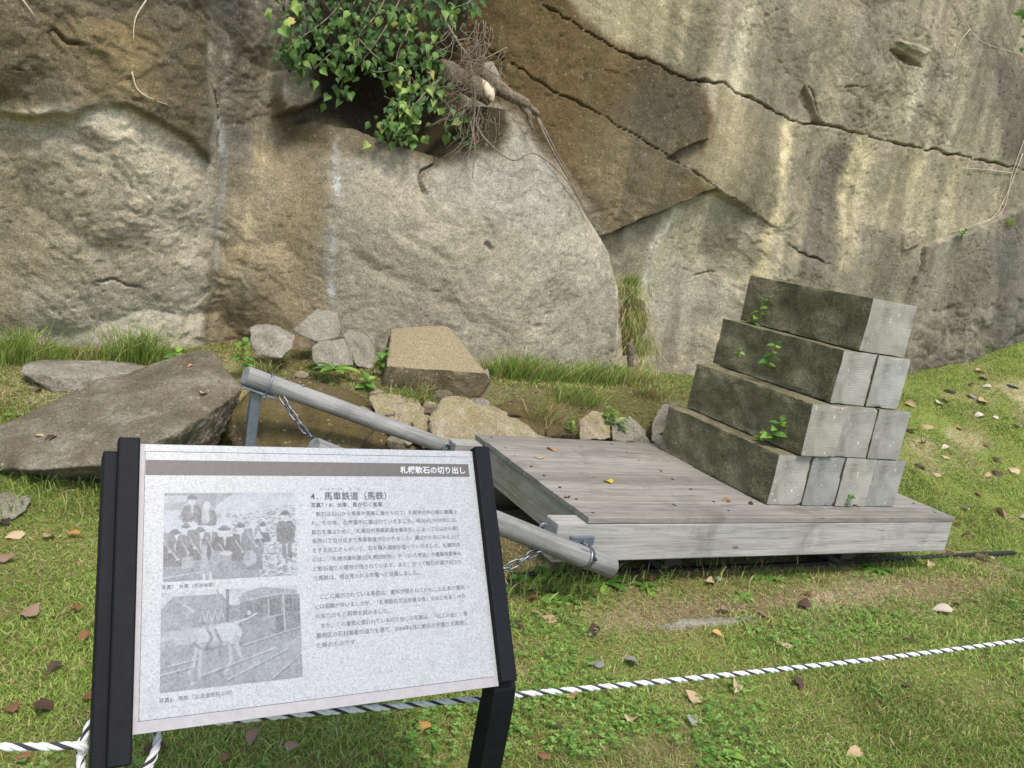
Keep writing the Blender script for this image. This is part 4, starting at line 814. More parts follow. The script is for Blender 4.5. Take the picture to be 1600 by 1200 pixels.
# posts: square bars clasping the board, bent to upright legs below
def bar(name, s0, s1, n0, n1, ttop, tbot, leg):
    sec = [(s0, n0), (s1, n0), (s1, n1), (s0, n1)]; V = []
    def ring(t): return ST([(a_, t, b_) for a_, b_ in sec])
    V += list(ring(ttop)); V += list(ring(tbot))
    if leg:
        r = ring(tbot); c = r.mean(0); low = [np.array([q[0], c[1]+(q-c)[1]*.8+(q-c)[2]*.0+((q-c)@nr_)*-.9*0, 0]) for q in r]
        d1 = ST([(0, 0, 1)])[0]-so_; base = []
        for (a_, b_), q in zip(sec, r): base.append(c+ax_*(a_-(s0+s1)/2)+np.array([0, -1, 0])*(b_-(n0+n1)/2))
        base = np.array(base); k1 = base.copy(); k1[:, 2] -= .035; k2 = base.copy(); k2[:, 2] = ground(c[0], c[1])-.08
        V += list(k1)+list(k2)
    m_ = len(V)//4; F = [(3, 2, 1, 0)]+[(i*4+k, i*4+(k+1) % 4, (i+1)*4+(k+1) % 4, (i+1)*4+k) for i in range(m_-1) for k in range(4)]+[tuple((m_-1)*4+k for k in range(4))]
    o = add(name, V, F, M_BLACK, sign, False); bm = bmesh.new(); bm.from_mesh(o.data); bmesh.ops.recalc_face_normals(bm, faces=bm.faces); bm.to_mesh(o.data); bm.free(); bevel_me(o.data, .0035, 2); return o
bar('clasp_bar', -.040, -.001, -.014, .014, SH+.009, -.048, False); bar('clasp_bar', SW+.004, SW+.043, -.014, .016, SH+.008, .006, False)
bar('post', -.064, -.036, -.060, -.010, SH-.012, -.05, True); bar('post', SW-.002, SW+.054, -.075, -.0145, SH-.012, -.010, True)

# ------------------------------------------------------------------ rope
rp = [P(-160, 1172, 1.46), P(-60, 1168, 1.46), P(60, 1167, 1.455), P(128, 1166, 1.445)]
kc = P(187, 1165, 1.45)
loop = []
for i, t in enumerate(np.linspace(0, 4*math.pi, 26)): loop.append(kc+np.array([-.062*math.cos(t), -.062*math.sin(t), -.030*math.sin(t)-.010*math.cos(t)+.007*i/25-.004-.02*(i > 12)*math.sin(t)]))
rp += loop+[kc+np.array([-.058, .03, 0]), kc+np.array([.0, .065, -.005])]+[P(330, 1128, 1.52), P(450, 1117, 1.53), P(600, 1105, 1.53), P(740, 1093, 1.53), P(815, 1085, 1.53), P(1000, 1068, 1.53), P(1200, 1048, 1.53), P(1400, 1026, 1.53), P(1600, 1000, 1.53), P(1850, 962, 1.53)]
rp = spline(rp, 10); dd = np.r_[0, np.cumsum(np.linalg.norm(np.diff(rp, axis=0), axis=1))]; ss = np.arange(0, dd[-1], .0035); rp = np.stack([np.interp(ss, dd, rp[:, k]) for k in range(3)], 1)
T = np.gradient(rp, axis=0); T /= np.linalg.norm(T, axis=1)[:, None]; A1 = np.cross(T, [0, .2, 1.0]); A1 /= np.linalg.norm(A1, axis=1)[:, None]; A2 = np.cross(T, A1)
rope = thing('rope', 'white and black twisted rope strung low across the lawn and knotted round the sign post', 'rope', (.1, 1.45, .4))
for k in range(3):
    th = ss*2*math.pi/.056+k*2*math.pi/3; r_ = .0035; pth = rp+r_*(np.cos(th)[:, None]*A1+np.sin(th)[:, None]*A2)
    V, F = tube_vf(pth, .0042 if k < 2 else .0031, 8); o = add('strand', V, F, M_ROPEW if k < 2 else M_ROPEB, rope)
    if k == 2: o['label'] = 'black strand'

# ------------------------------------------------------------------ leaves and plants
def leaf_mesh(name, outline, mat, fold=.18, curl=.15, curl2=0.0, nseg=6):
    """blade with midrib fold; outline: half widths from base to tip"""
    V = []; F = []; m_ = len(outline)
    for i, wd in enumerate(outline):
        t = i/(m_-1); z = -curl*t*t
        for a_ in (-1, -.5, 0, .5, 1): V.append((a_*wd, t-(.10 if abs(a_) == 1 and i == 0 else 0), z+fold*abs(a_)*wd-curl2*(a_*wd)**2*4))
    for i in range(m_-1):
        for k in range(4): F.append((i*5+k, i*5+k+1, (i+1)*5+k+1, (i+1)*5+k))
    return mesh(name, V, F, mat)
IVY = [leaf_mesh('leaf', o_, M_IVY, f_, c_) for o_, f_, c_ in (([.20, .42, .44, .30, .14, .01], .35, .25), ([.12, .38, .36, .24, .10, .01], -.3, .35), ([.24, .46, .42, .26, .10, .01], .6, .4))]
WEED = [leaf_mesh('leaf', o_, M_WEED, f_, c_) for o_, f_, c_ in (([.06, .24, .32, .28, .15, .01], .3, .25), ([.04, .10, .16, .22, .18, .01], .3, .5))]
def leaf_mtx(pos, tip, nrm, size, wid=1.0):
    y = Vector(tip).normalized(); z = Vector(nrm); z = (z-y*z.dot(y)).normalized(); x_ = y.cross(z)
    mt = Matrix.Identity(4)
    for i in range(3): mt[i][0] = x_[i]*size*wid; mt[i][1] = y[i]*size; mt[i][2] = z[i]*size
    mt.translation = Vector(pos); return mt
def put_leaf(parent, me, pos, tip, nrm, size, wid=1.0, name='leaf'):
    o = link(name, me, parent); o.matrix_local = leaf_mtx(np.asarray(pos)-ORG[parent.name], tip, nrm, size, wid); return o
def rv(k=1.0): return np.array([random.gauss(0, k), random.gauss(0, k), random.gauss(0, k)])
# ivy
iv_org = P(590, 20, 5.45); ivy = thing('ivy', 'dense green ivy hanging down the cliff over a dark hollow', 'ivy', iv_org)
stems = [[(560,-40,5.5),(520,20,5.3),(470,60,5.25),(432,96,5.22)], [(600,-40,5.5),(560,40,5.3),(520,80,5.25),(490,108,5.25)], [(480,-30,5.45),(460,30,5.3),(455,80,5.25)], [(640,-40,5.5),(610,30,5.25),(570,90,5.22),(540,118,5.25),(530,150,5.3)],
  [(660,-40,5.45),(640,40,5.2),(620,90,5.18),(625,150,5.15),(605,190,5.1),(592,206,5.1)], [(640,120,5.16),(640,160,5.12),(628,200,5.08),(622,222,5.08)], [(700,-40,5.45),(690,30,5.25),(670,80,5.18),(672,130,5.12),(700,165,5.1),(722,200,5.1),(738,225,5.1)],
  [(720,-30,5.5),(735,0,5.35),(700,15,5.3)], [(620,-40,5.5),(590,20,5.3),(560,60,5.25),(580,110,5.2),(630,105,5.18),(675,100,5.15)], [(450,-30,5.45),(448,20,5.35),(470,90,5.28),(462,110,5.28)], [(690,120,5.13),(660,150,5.1),(640,180,5.08),(655,205,5.08)], [(560,-40,5.45),(500,-5,5.3),(470,10,5.28)], [(650,-40,5.4),(665,0,5.25),(640,30,5.22)], [(580,-40,5.4),(550,10,5.25),(530,50,5.22)]]
lv = []
for st in stems:
    pth = spline([P(*q) for q in st], 12); V, F = tube_vf(pth, np.linspace(.006, .002, len(pth)), 5); add('stem', V, F, M_ROOT, ivy)
    nl = int(len(pth)*1.5)
    for j in range(nl):
        t = (j+random.random())/nl; i = min(len(pth)-1, int(t*len(pth))); lv.append((pth[i]+rv(.045)*np.array([1, .6, .8]), .026+.040*random.random()**1.3))
for px_, py_, sx, sy, cnt in ((500,36,52,34,44), (565,30,44,26,20), (645,25,46,28,36), (458,72,24,28,20), (520,95,34,18,14), (665,80,38,26,18), (700,18,30,16,14), (628,204,26,14,18), (712,198,22,18,22), (640,120,40,18,20), (560,-25,80,15,40), (680,-20,50,15,20)):
    for j in range(cnt): lv.append((P(random.gauss(px_, sx*.7), random.gauss(py_, sy*.7), random.uniform(5.1, 5.4)), .026+.042*random.random()**1.3))
def vis(p): v = p-np.array([0, 0, G]); return 600-FPX*(v@CU)/(v@CF)
lv = [l for l in lv if vis(l[0]) > -60]; random.shuffle(lv); lv.sort(key=lambda l: -l[1]+(10 if vis(l[0]) < 2 else 0))
restV = []
for i, (p, sz) in enumerate(lv):
    tip = np.array([random.gauss(0, .7), -.45+random.gauss(0, .4), -.8+random.gauss(0, .3)]); nrm = np.array([-.3+random.gauss(0, .6), -.8, .9+random.gauss(0, .5)])
    if i < 300: put_leaf(ivy, random.choice(IVY), p, tip, nrm, sz)
    else:
        mt = np.array(leaf_mtx(p, tip, nrm, sz)); me = IVY[i % 3]; vv = np.array([v.co[:] for v in me.vertices]); restV.append((vv@mt[:3, :3].T+mt[:3, 3], [tuple(q.vertices) for q in me.polygons]))
if restV: V, F = join(restV); setp(add('leaf_mass', V, F, M_IVY, ivy), kind='stuff')
# dead log and roots
def limb(pts, rad, seed, n=14, amp=.012):
    pth = spline(pts, 10); rr = np.interp(np.linspace(0, 1, len(pth)), np.linspace(0, 1, len(rad)), rad); V, F = tube_vf(pth, rr, n); V = V+(fbm(V, 14, 4, seed)*amp)[:, None]*np.array([.5, -1, 1])+(fbm(V*np.array([3, 1, 1]), 30, 2, seed+4)*amp*.4)[:, None]; return V, F
log = thing('dead_log', 'broken dead log with peeling bark lodged on top of the slab beside the ivy', 'log', P(740, 150, 5.15))
add('trunk', *limb([P(688, 106, 5.3), P(715, 120, 5.2), P(745, 138, 5.12), P(768, 152, 5.06)], [.062, .072, .07, .055], 3), M_BARK, log)
add('branch', *limb([P(752, 118, 5.22), P(785, 140, 5.14), P(815, 158, 5.08), P(842, 178, 5.04)], [.05, .045, .034, .016], 5), M_BARK, log)
add('branch', *limb([P(815, 160, 5.1), P(826, 180, 5.05), P(832, 203, 5.02)], [.03, .022, .006], 6, 8), M_BARK, log)
add('bark_flake', *limb([P(748, 128, 5.1), P(765, 145, 5.02), P(770, 158, 5.0)], [.02, .035, .012], 8, 8), M_TWIG, log)
rock('rock', 'small square stone lodged behind the dead log above the slab', [(752, 98, 5.3), (770, 95, 5.35), (785, 125, 5.3), (780, 130, 5.2), (755, 118, 5.2), (770, 110, 5.5)], M_GREYROCK, 4, .03, 41, group=GRP)
roots = thing('hanging_roots', 'tangle of thin dry roots hanging from the dead log over the slab edge', 'roots', P(745, 200, 5.1))
fv = []
for j in range(100):
    sx, sy = random.triangular(690, 790, 748), random.uniform(30, 190); ln = random.uniform(30, 105) if sx > 728 else random.uniform(20, 60); p0 = (sx, sy); Y0 = random.uniform(5.02, 5.2); pts = [P(sx, sy, Y0)]
    for k in range(1, 5): pts.append(P(sx+random.gauss(0, 5)*k-ln*.04*k, sy+ln*k/4+random.gauss(0, 4), Y0-.01*k))
    fv.append(tube_vf(spline(pts, 4), np.linspace(.0028, .001, 17), 4))
V, F = join(fv); setp(add('root_fibres', V, F, M_ROOT, roots), kind='stuff')
for st, r_ in (([(700,40,5.2),(722,75,5.15),(745,95,5.1),(792,74,5.1)], .009), ([(720,95,5.15),(750,102,5.08),(778,120,5.06)], .008), ([(735,100,5.1),(742,150,5.06),(738,215,5.02),(728,258,5.0)], .008), ([(740,180,5.08),(756,215,5.02),(800,250,4.98),(835,240,4.97),(880,275,5.0),(915,330,5.0)], .007), ([(838,182,5.06),(858,225,5.0),(880,265,5.0),(900,300,5.0),(918,335,5.0)], .010), ([(842,185,5.05),(868,235,5.02),(892,280,5.02)], .007), ([(690,10,5.25),(706,60,5.2),(735,60,5.15),(768,72,5.1)], .007), ([(735,190,5.05),(742,230,5.0),(738,280,4.98)], .006), ([(560,60,5.2),(590,90,5.18),(630,110,5.15),(660,140,5.13)], .005), ([(690,120,5.12),(650,170,5.1),(600,150,5.15)], .004)):
    V, F = tube_vf(spline([P(*q) for q in st], 10), np.linspace(r_, r_*.4, 10*(len(st)-1)+1), 6); add('root', V, F, M_ROOT, roots)
for lb, lines in (('thin pale twig forked across the upper right cliff face', [[(1488,-10),(1515,45),(1545,70),(1610,88)], [(1515,46),(1496,75),(1488,135)]]), ('thin pale vine stem curling on the left cliff above the bulge', [[(206,112),(214,138),(232,152),(262,164)]]), ('thin pale twig hanging at the top of the left cliff', [[(232,-5),(212,28),(208,65)]]), ('short pale twig at the top left corner of the cliff', [[(30,-8),(55,26)]]), ('dry rootlets trailing down the right edge of the cliff to the ledge plant', [[(1605,205),(1582,270),(1566,330),(1520,352),(1480,365)], [(1598,240),(1570,310),(1545,345),(1500,360)], [(1582,270),(1540,265),(1500,262)]])):
    t_ = thing('twig', lb, 'twig', on_cliff(*lines[-1][-1])); 
    for l_ in lines: pth = spline([on_cliff(a_, b_, .015) for a_, b_ in l_], 6); V, F = tube_vf(pth, np.linspace(.0045, .002, len(pth)), 5); add('stem', V, F, M_TWIG, t_)
V, F = tube_vf(spline([P(540, 512, 4.9), P(565, 515, 4.8), P(582, 535, 4.72), P(590, 556, 4.7)], 8), .003, 5); setp(add('twig', V, F, M_ROOT, None, True, P(590, 556, 4.7)), 'thin dark stem arching over the stones left of the square cut block', 'twig')
V, F = limb([P(986, 572, 4.95), P(985, 555, 4.95), P(983, 536, 4.95)], [.026, .026, .024], 9, 10, .004); setp(add('wooden_stake', V, F, M_BARK, None, True, P(986, 572, 4.95)), 'short sawn wooden stake in the dry grass beside the slab', 'stake')

# ------------------------------------------------------------------ weeds, tufts, fallen leaves, turf
def blades(base, hgt, lean, wid, colr, droop=.5, seg=3):
    """grass blades as thin bent strips: returns vertices, triangles, colours"""
    nb = len(base); az = RNG.uniform(0, 2*math.pi, nb); sd_ = np.stack([np.cos(az), np.sin(az), 0*az], 1); V = []; cs = []
    for i in range(seg):
        t = i/seg; c = base+lean*(t+droop*t*t)[..., None]*1.0 if False else base+lean*(t**1.6)+np.stack([0*az, 0*az, hgt*(t-droop*.35*t*t)], 1)
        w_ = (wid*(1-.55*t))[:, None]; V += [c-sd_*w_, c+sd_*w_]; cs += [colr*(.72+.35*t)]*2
    V.append(base+lean+np.stack([0*az, 0*az, hgt*(1-droop*.35)], 1)); cs.append(colr*1.1)
    k = 2*seg+1; V = np.stack(V, 1).reshape(-1, 3); cs = np.stack(cs, 1).reshape(-1, 3); b0 = (np.arange(nb)*k)[:, None]; F = []
    for i in range(seg-1): a_ = 2*i; F += [b0+np.array([[a_, a_+1, a_+3]]), b0+np.array([[a_, a_+3, a_+2]])]
    F.append(b0+np.array([[2*seg-2, 2*seg-1, 2*seg]])); return V, np.concatenate(F), np.clip(cs, 0, 1)
GREENS = np.array([C(126, 152, 64), C(148, 172, 80), C(108, 136, 56), C(166, 182, 96), C(138, 158, 72)]); STRAW = np.array([C(188, 166, 116), C(164, 138, 92), C(206, 188, 142), C(140, 118, 80)])
def pick(arr, k): return arr[RNG.integers(0, len(arr), k)]*RNG.uniform(.8, 1.2, (k, 1))
def tuft(label, px_, py_, Y, nb, h, spread, dry=.15, name='grass_tuft', hang=0.0, group='grass tufts along the foot of the cliff', asp=1.0, kind=None):
    c = P(px_, py_, Y)
    if not hang and name == 'grass_tuft' and kind is None and py_ > 400: c[2] = max(c[2], float(ground(c[0], c[1]))+.01)
    base = c+np.stack([RNG.normal(0, spread*asp, nb), RNG.normal(0, spread*.5, nb), RNG.uniform(-.03, .0, nb)], 1)
    hh = h*RNG.uniform(.4, 1.1, nb); ln = np.stack([RNG.normal(0, .38, nb), RNG.normal(-.12, .3, nb), RNG.uniform(-.2, .0, nb)], 1)*hh[:, None]
    if hang: ln = ln*np.array([1.0, .8, 1])+np.array([0, -.12, -hang])*hh[:, None]; base[:, 2] += RNG.uniform(-.12, .02, nb); hh2 = hh*.12
    else: hh2 = hh
    isd = RNG.uniform(0, 1, nb) < dry; cc = np.where(isd[:, None], pick(STRAW, nb), pick(GREENS*.95, nb))
    V, F, cs = blades(base, hh2, ln, RNG.uniform(.0016, .0032, nb), cc, .6, 4); o = add(name, V, F, M_BLADE, None, True, c); colattr(o.data, cs); return setp(o, label, 'grass tuft', group, kind)
tuft('tall grass clump at the far left edge against the cliff foot', 25, 575, 5.0, 520, .30, .10, .1); tuft('tall fresh grass tuft at the cliff foot behind the flat grey stone', 215, 562, 5.05, 420, .32, .09, .05)
tuft('low grass tuft behind the flat stone at the foot of the cliff bulge', 150, 556, 5.1, 260, .12, .09, .5); tuft('small grass tuft between the big boulder and the cliff channel', 275, 566, 5.0, 160, .11, .07, .1)
tuft('yellow green grass tuft below the leaning grey rock', 415, 580, 4.6, 130, .11, .04, .3); tuft('long drooping grass clump at the foot of the slab behind the cart', 815, 600, 4.72, 520, .30, .12, .10); tuft('dense grass clump at the right foot of the slab', 930, 604, 4.8, 520, .24, .12, .15)
tuft('straw and green grass clump hanging at the top of the gap beside the slab', 984, 436, 5.25, 420, .20, .075, .3, hang=.55); tuft('dry straw coloured grass hanging halfway down the gap beside the slab', 992, 478, 5.2, 420, .22, .075, .5, hang=.7)
tuft('dry grass beard hanging lower in the gap above the wooden stake', 1002, 520, 5.15, 420, .22, .08, .5, hang=.7); tuft('green and straw grass mixed in the gap just above the cliff foot', 1006, 562, 5.0, 300, .17, .075, .5, hang=.5)
tuft('upper green grass tuft sprouting in the gap beside the slab', 985, 440, 5.25, 140, .13, .045, .3)
tuft('grass clump at the foot of the gap beside the wooden stake', 990, 600, 4.85, 460, .18, .08, .45); tuft('long thin grass sprays among rocks behind the cart', 850, 660, 4.25, 220, .22, .07, .5); tuft('grass strip growing behind the rocks next to the stone stack', 1010, 640, 4.5, 300, .14, .08, .5)
tuft('grass fringe at the cliff foot right of the stone stack', 1500, 600, 5.0, 300, .12, .3, .15, kind='stuff'); tuft('grass fringe climbing the cliff foot at the far right edge', 1585, 555, 5.0, 300, .12, .3, .15, kind='stuff'); tuft('ledge grass sprig on the right cliff edge', 1578, 350, 5.3, 60, .13, .03, .1, group=None); tuft('dark grass growing under the left end of the near shaft', 860, 905, 2.75, 260, .10, .16, .1, group=None, kind='stuff')
tuft('thin grass growing beside the cart wheels along the near rail', 1120, 900, 2.72, 380, .07, .35, .2, group=None, kind='stuff'); tuft('grass at the foot of the big boulder, left of the sign post', 110, 770, 3.7, 420, .11, .25, .2, group=None, kind='stuff'); tuft('yellow grass spray in front of the golden cut block', 660, 612, 4.3, 60, .13, .05, .5)

tuft('short grass along the slab foot right of the cut block', 775, 600, 4.75, 320, .20, .08, .12); tuft('grass along the slab foot left of the drooping clump end', 872, 604, 4.75, 340, .22, .09, .15); tuft('grass sprouting on the bank between the cut block and the pale rocks', 640, 628, 4.3, 240, .14, .07, .2); tuft('grass sprouting on the bank behind the middle of the deck', 900, 640, 4.4, 320, .16, .09, .2)

def sprig(label, base, h, nl, ls, leanx=0.0, name='weed', cat='weed', group=None, mesh_=None, mat=M_STEMG):
    base = np.array(base, float); t_ = thing(name, label, cat, base, group); top = base+np.array([leanx, -.03, h]); pth = spline([base+np.array([0, .0, -.01]), base*.5+top*.5+rv(.008), top], 6)
    V, F = tube_vf(pth, np.linspace(.0022, .001, len(pth)), 5); add('stem', V, F, mat, t_)
    for i in range(nl):
        t = (i+.6)/nl; p = pth[min(len(pth)-1, int(t*len(pth)))]; a_ = i*2.4+random.random(); tip = np.array([math.cos(a_), math.sin(a_)*.8-.35, .15+random.gauss(0, .25)])
        put_leaf(t_, mesh_ or WEED[0], p, tip, (random.gauss(0, .25)-.1, -.45, 1), ls*(1.1-.35*t)*random.uniform(.8, 1.15))
    return t_
def rosette(label, base, nl, ls, group='dandelion rosettes', rise=.35):
    t_ = thing('dandelion', label, 'weed', base, group)
    for i in range(nl):
        a_ = i*2*math.pi/nl+random.gauss(0, .2); put_leaf(t_, WEED[1], np.array(base)+np.array([0, 0, .004]), (math.cos(a_), math.sin(a_), rise+random.gauss(0, .15)), (0, -.1, 1), ls*random.uniform(.75, 1.15), .9)
    return t_
GW = 'weeds sprouting between the stacked blocks'
def BX(px_, py_, X):                        # a place on the block side that faces left, at a given X
    d = ray(px_, py_); k = X/d[0]; p = d*k; return np.array([p[0], p[1], p[2]+G])
sprig('leafy weed rising at the back left of the topmost block', BX(1172, 515, 3.38), .20, 11, .055, .03, group=GW); sprig('weed with broad leaves on the ledge below the second row from the top', BX(1200, 568, 3.26), .12, 8, .06, group=GW); sprig('small pale weed at the left of the ledge below the upper rows', BX(1152, 556, 3.26), .05, 5, .035, group=GW)
sprig('bright green weed on the ledge above the bottom row of blocks', BX(1203, 684, 3.12), .10, 9, .07, .02, group=GW); sprig('yellowish little weed beside the bright weed above the bottom row', BX(1182, 686, 3.12), .05, 6, .04, group=GW)
sprig('small weed on the deck against the dark side of the bottom block', PZ(1085, 722, DZ), .05, 8, .04, group=GW); sprig('young weed on the deck edge in front of the bottom row of blocks', PZ(1318, 791, DZ), .075, 9, .032, .02, group=GW)
rosette('dandelion rosette among the rocks left of the cut block', P(522, 580, 4.5), 9, .13, rise=.6); rosette('dandelion by the end of the near shaft', hit(945, 915), 8, .12); rosette('dandelion in the lawn right of the sign post below the chain', hit(880, 935), 7, .10)
rosette('dandelion in the lower lawn beneath the rope at the bottom edge', hit(1115, 1180), 7, .08); rosette('dandelion near the rail in front of the cart middle', hit(1195, 905), 8, .09); rosette('dandelion under the right hand end of the cart beam', hit(1370, 890), 9, .10); rosette('dandelion low beside the worn strip in front of the cart', hit(1160, 935), 7, .07); rosette('dandelion left of the buried edging stone', hit(1010, 920), 7, .08)
sprig('leafy weed left of the leaning grey rock at the cliff foot', P(375, 560, 4.8), .11, 9, .07); sprig('yellow green seedling by the metal stand top', P(385, 572, 4.5), .05, 7, .045); sprig('dark leafy weed at the left of the cut block', P(592, 575, 4.55), .12, 9, .06); sprig('dark weed beneath the dandelion rosette', P(570, 606, 4.4), .06, 7, .07)
sprig('weed among pale rocks behind the cart deck', P(945, 668, 4.15), .14, 10, .07); sprig('tall weed spray behind the cart near the stone stack', P(970, 676, 4.1), .12, 9, .05); sprig('small weed at the rear deck edge by the long grass', P(885, 680, 4.1), .10, 8, .045); sprig('round leaf weed at the cliff foot right of the grass tuft', P(276, 560, 4.95), .05, 4, .07)
sprig('leafy ledge plant on the right cliff edge', on_cliff(1502, 368, .03), .07, 9, .07); sprig('green weed below the sign right post beside the chain', hit(800, 925), .09, 8, .06); sprig('second green weed below the chain by the near shaft', hit(840, 905), .08, 8, .055)
sh_ = thing('shrub', 'dark leafy shrub at the top right corner beyond the cliff edge', 'shrub', P(1606, 70, 5.1)); V, F = tube_vf(spline([P(1612, 90, 5.15), P(1602, 50, 5.1), P(1604, -10, 5.1)], 6), .006, 5); add('stem', V, F, M_ROOT, sh_)
for i in range(44): put_leaf(sh_, IVY[i % 3], P(random.gauss(1606, 9), random.uniform(-15, 85), random.uniform(5.0, 5.15)), rv(.6)+np.array([0, 0, -.6]), (-.4, -.8, .5)+rv(.4), .05)

# fallen leaves
def dead(outl, f_, c_, c2): return leaf_mesh('fallen_leaf', outl, None, f_, c_, c2)
DLEAF = {}
for cn, mt in LM.items():
    DLEAF[cn] = []
    for o_, f_, c_, c2 in (([.10, .30, .36, .32, .2, .01], .5, .3, 0), ([.14, .36, .42, .36, .18, .02], .25, -.25, .3), ([.05, .2, .28, .24, .14, .01], .9, .5, 0), ([.12, .34, .40, .30, .14, .01], -.35, .15, 0)):
        me = dead(o_, f_, c_, c2); me.materials.append(mt); DLEAF[cn].append(me)
AREA = {'slope': 'on the slope beside the stone stack', 'front': 'on lawn between rope and cart', 'below': 'on lawn below the rope', 'left': 'on the lawn left of the sign', 'under': 'on the lawn under the sign board', 'deck': 'on the cart deck', 'boulder': 'lying on the huge boulder', 'flat': 'on the grass near the flat stone'}
LV = [('boulder',67,678,22,'tan'),('boulder',78,686,24,'dark'),('boulder',318,614,18,'tan'),('boulder',297,572,10,'orange'),('flat',60,614,20,'rose'),('flat',105,579,12,'brown'),
 ('left',48,965,32,'rose'),('left',22,842,27,'tan'),('left',77,844,24,'tan'),('left',112,842,20,'orange'),('left',82,1054,30,'dark'),('left',65,1118,38,'dark'),('left',18,1115,30,'brown'),('left',138,1100,20,'brown'),('left',5,822,26,'dark'),('left',130,1005,26,'brown'),('left',10,880,24,'rose'),('left',36,1195,22,'brown'),('left',118,960,16,'brown'),
 ('under',240,1185,40,'dark'),('under',392,1163,28,'rose'),('under',346,1193,24,'brown'),('under',330,1130,24,'brown'),('under',455,1178,22,'rose'),('under',662,1145,26,'orange'),('under',590,1192,18,'brown'),
 ('deck',861,702,22,'orange'),('deck',844,716,18,'tan'),('deck',949,752,20,'yellow'),('deck',887,777,16,'brown'),('deck',1053,788,11,'brown'),('deck',1135,783,17,'brown'),('deck',1173,787,10,'dark'),
 ('below',984,1130,30,'tan'),('below',1081,1098,26,'tan'),('below',1149,1080,28,'tan'),('below',1252,1073,30,'dark'),('below',1332,1186,26,'tan'),('below',893,1098,20,'brown'),('below',873,1146,18,'dark'),('below',846,1190,20,'brown'),('below',1415,1076,18,'dark'),('below',1078,1134,18,'grey'),
 ('front',1112,915,24,'tan'),('front',1132,960,22,'rose'),('front',1195,966,24,'rose'),('front',1256,950,24,'dark'),('front',833,941,18,'brown'),('front',856,972,24,'tan'),('front',838,966,16,'rose'),('front',926,993,30,'dark'),('front',986,1042,26,'grey'),('front',931,1044,22,'grey'),('front',1120,997,16,'orange'),('front',1225,1013,22,'tan'),('front',1262,933,14,'brown'),('front',1470,958,28,'pale'),('front',1535,877,34,'tan'),('front',1482,870,22,'dark'),('front',1452,888,22,'tan'),('front',1017,910,14,'brown'),('front',810,985,20,'dark'),('front',1490,950,14,'dark'),('front',1520,942,16,'rose'),('front',1415,1003,22,'dark'),('front',1122,910,12,'grey'),
 ('slope',1506,797,22,'pale'),('slope',1566,806,30,'rose'),('slope',1597,812,20,'pale'),('slope',1585,738,30,'tan'),('slope',1543,747,20,'tan'),('slope',1562,743,26,'dark'),('slope',1558,721,22,'dark'),('slope',1476,703,22,'pale'),('slope',1478,718,14,'tan'),('slope',1446,668,24,'tan'),('slope',1528,653,22,'pale'),('slope',1442,694,18,'brown'),('slope',1478,628,24,'tan'),('slope',1466,633,18,'pale'),('slope',1521,621,20,'grey'),('slope',1536,594,20,'pale'),('slope',1532,583,18,'tan'),('slope',1540,607,16,'pale'),('slope',1585,606,22,'grey'),('slope',1483,613,22,'grey'),('slope',1534,630,22,'tan'),('slope',1424,677,22,'dark'),('slope',1424,636,22,'tan'),('slope',1440,732,22,'dark'),('slope',1516,603,14,'rose'),('slope',1555,655,12,'pale'),('slope',1508,839,22,'rose'),('slope',1495,822,14,'brown'),('slope',1590,668,18,'pale'),('slope',1500,672,14,'orange'),('slope',1540,698,14,'rose'),('slope',1462,745,14,'tan'),('slope',1530,775,16,'brown')]
dgr = bpy.context.evaluated_depsgraph_get(); bpy.context.view_layer.update()
CAMP = Vector((0, 0, G))
def surf(px_, py_):
    ok, loc, nr, i_, ob, mm = S.ray_cast(bpy.context.evaluated_depsgraph_get(), CAMP, Vector(ray(px_, py_)).normalized()); return np.array(loc) if ok else hit(px_, py_), (np.array(nr) if ok else np.array([0, 0, 1.0]))
ORDN = ['first', 'second', 'third', 'fourth', 'fifth', 'sixth', 'seventh', 'eighth', 'ninth', 'tenth', 'eleventh', 'twelfth']
NMC = {'rose': 'pinkish brown', 'dark': 'dark brown', 'grey': 'grey curled', 'pale': 'bleached whitish'}
lobj = []
for ar, px_, py_, sz, cn in LV:
    if ar == 'deck': p, nr = PZ(px_, py_, DZ+.001), np.array([0, 0, 1.0])
    elif ar == 'boulder': p, nr = surf(px_, py_)
    else: p, nr = hit(px_, py_), np.array([0, 0, 1.0]); 
    dist = float((p-np.array([0, 0, G]))@CF); size = sz/FPX*dist*(.85 if ar == 'slope' else 1.0); lobj.append((ar, px_+py_*1e-4, cn, p, nr, size))
for k, (ar, px_, cn, p, nr, size) in enumerate(lobj):
    same = sorted(q[1] for q in lobj if q[0] == ar and q[2] == cn); r_ = same.index(px_); col_ = NMC.get(cn, cn)
    lab = f'only {col_} fallen leaf {AREA[ar]}' if len(same) == 1 else f'{ORDN[r_]} {col_} fallen leaf from the left {AREA[ar]}'
    o = bpy.data.objects.new('fallen_leaf', random.choice(DLEAF[cn])); COL.objects.link(o); setp(o, lab, 'fallen leaf', 'dead leaves fallen about the cart and lawn')
    a_ = random.uniform(0, 6.28); tl = .25 if ar in ('deck', 'boulder') else .55; nrm = np.array(nr)+rv(tl*.5)+np.array([0, -.25 if ar not in ('deck', 'boulder') else 0, 0]); t0 = np.array([math.cos(a_), math.sin(a_), 0])
    lift = .004 if ar in ('deck', 'boulder') else .022
    o.matrix_world = leaf_mtx(p+np.array(nr)*lift-t0*size*.5, t0, nrm, size)

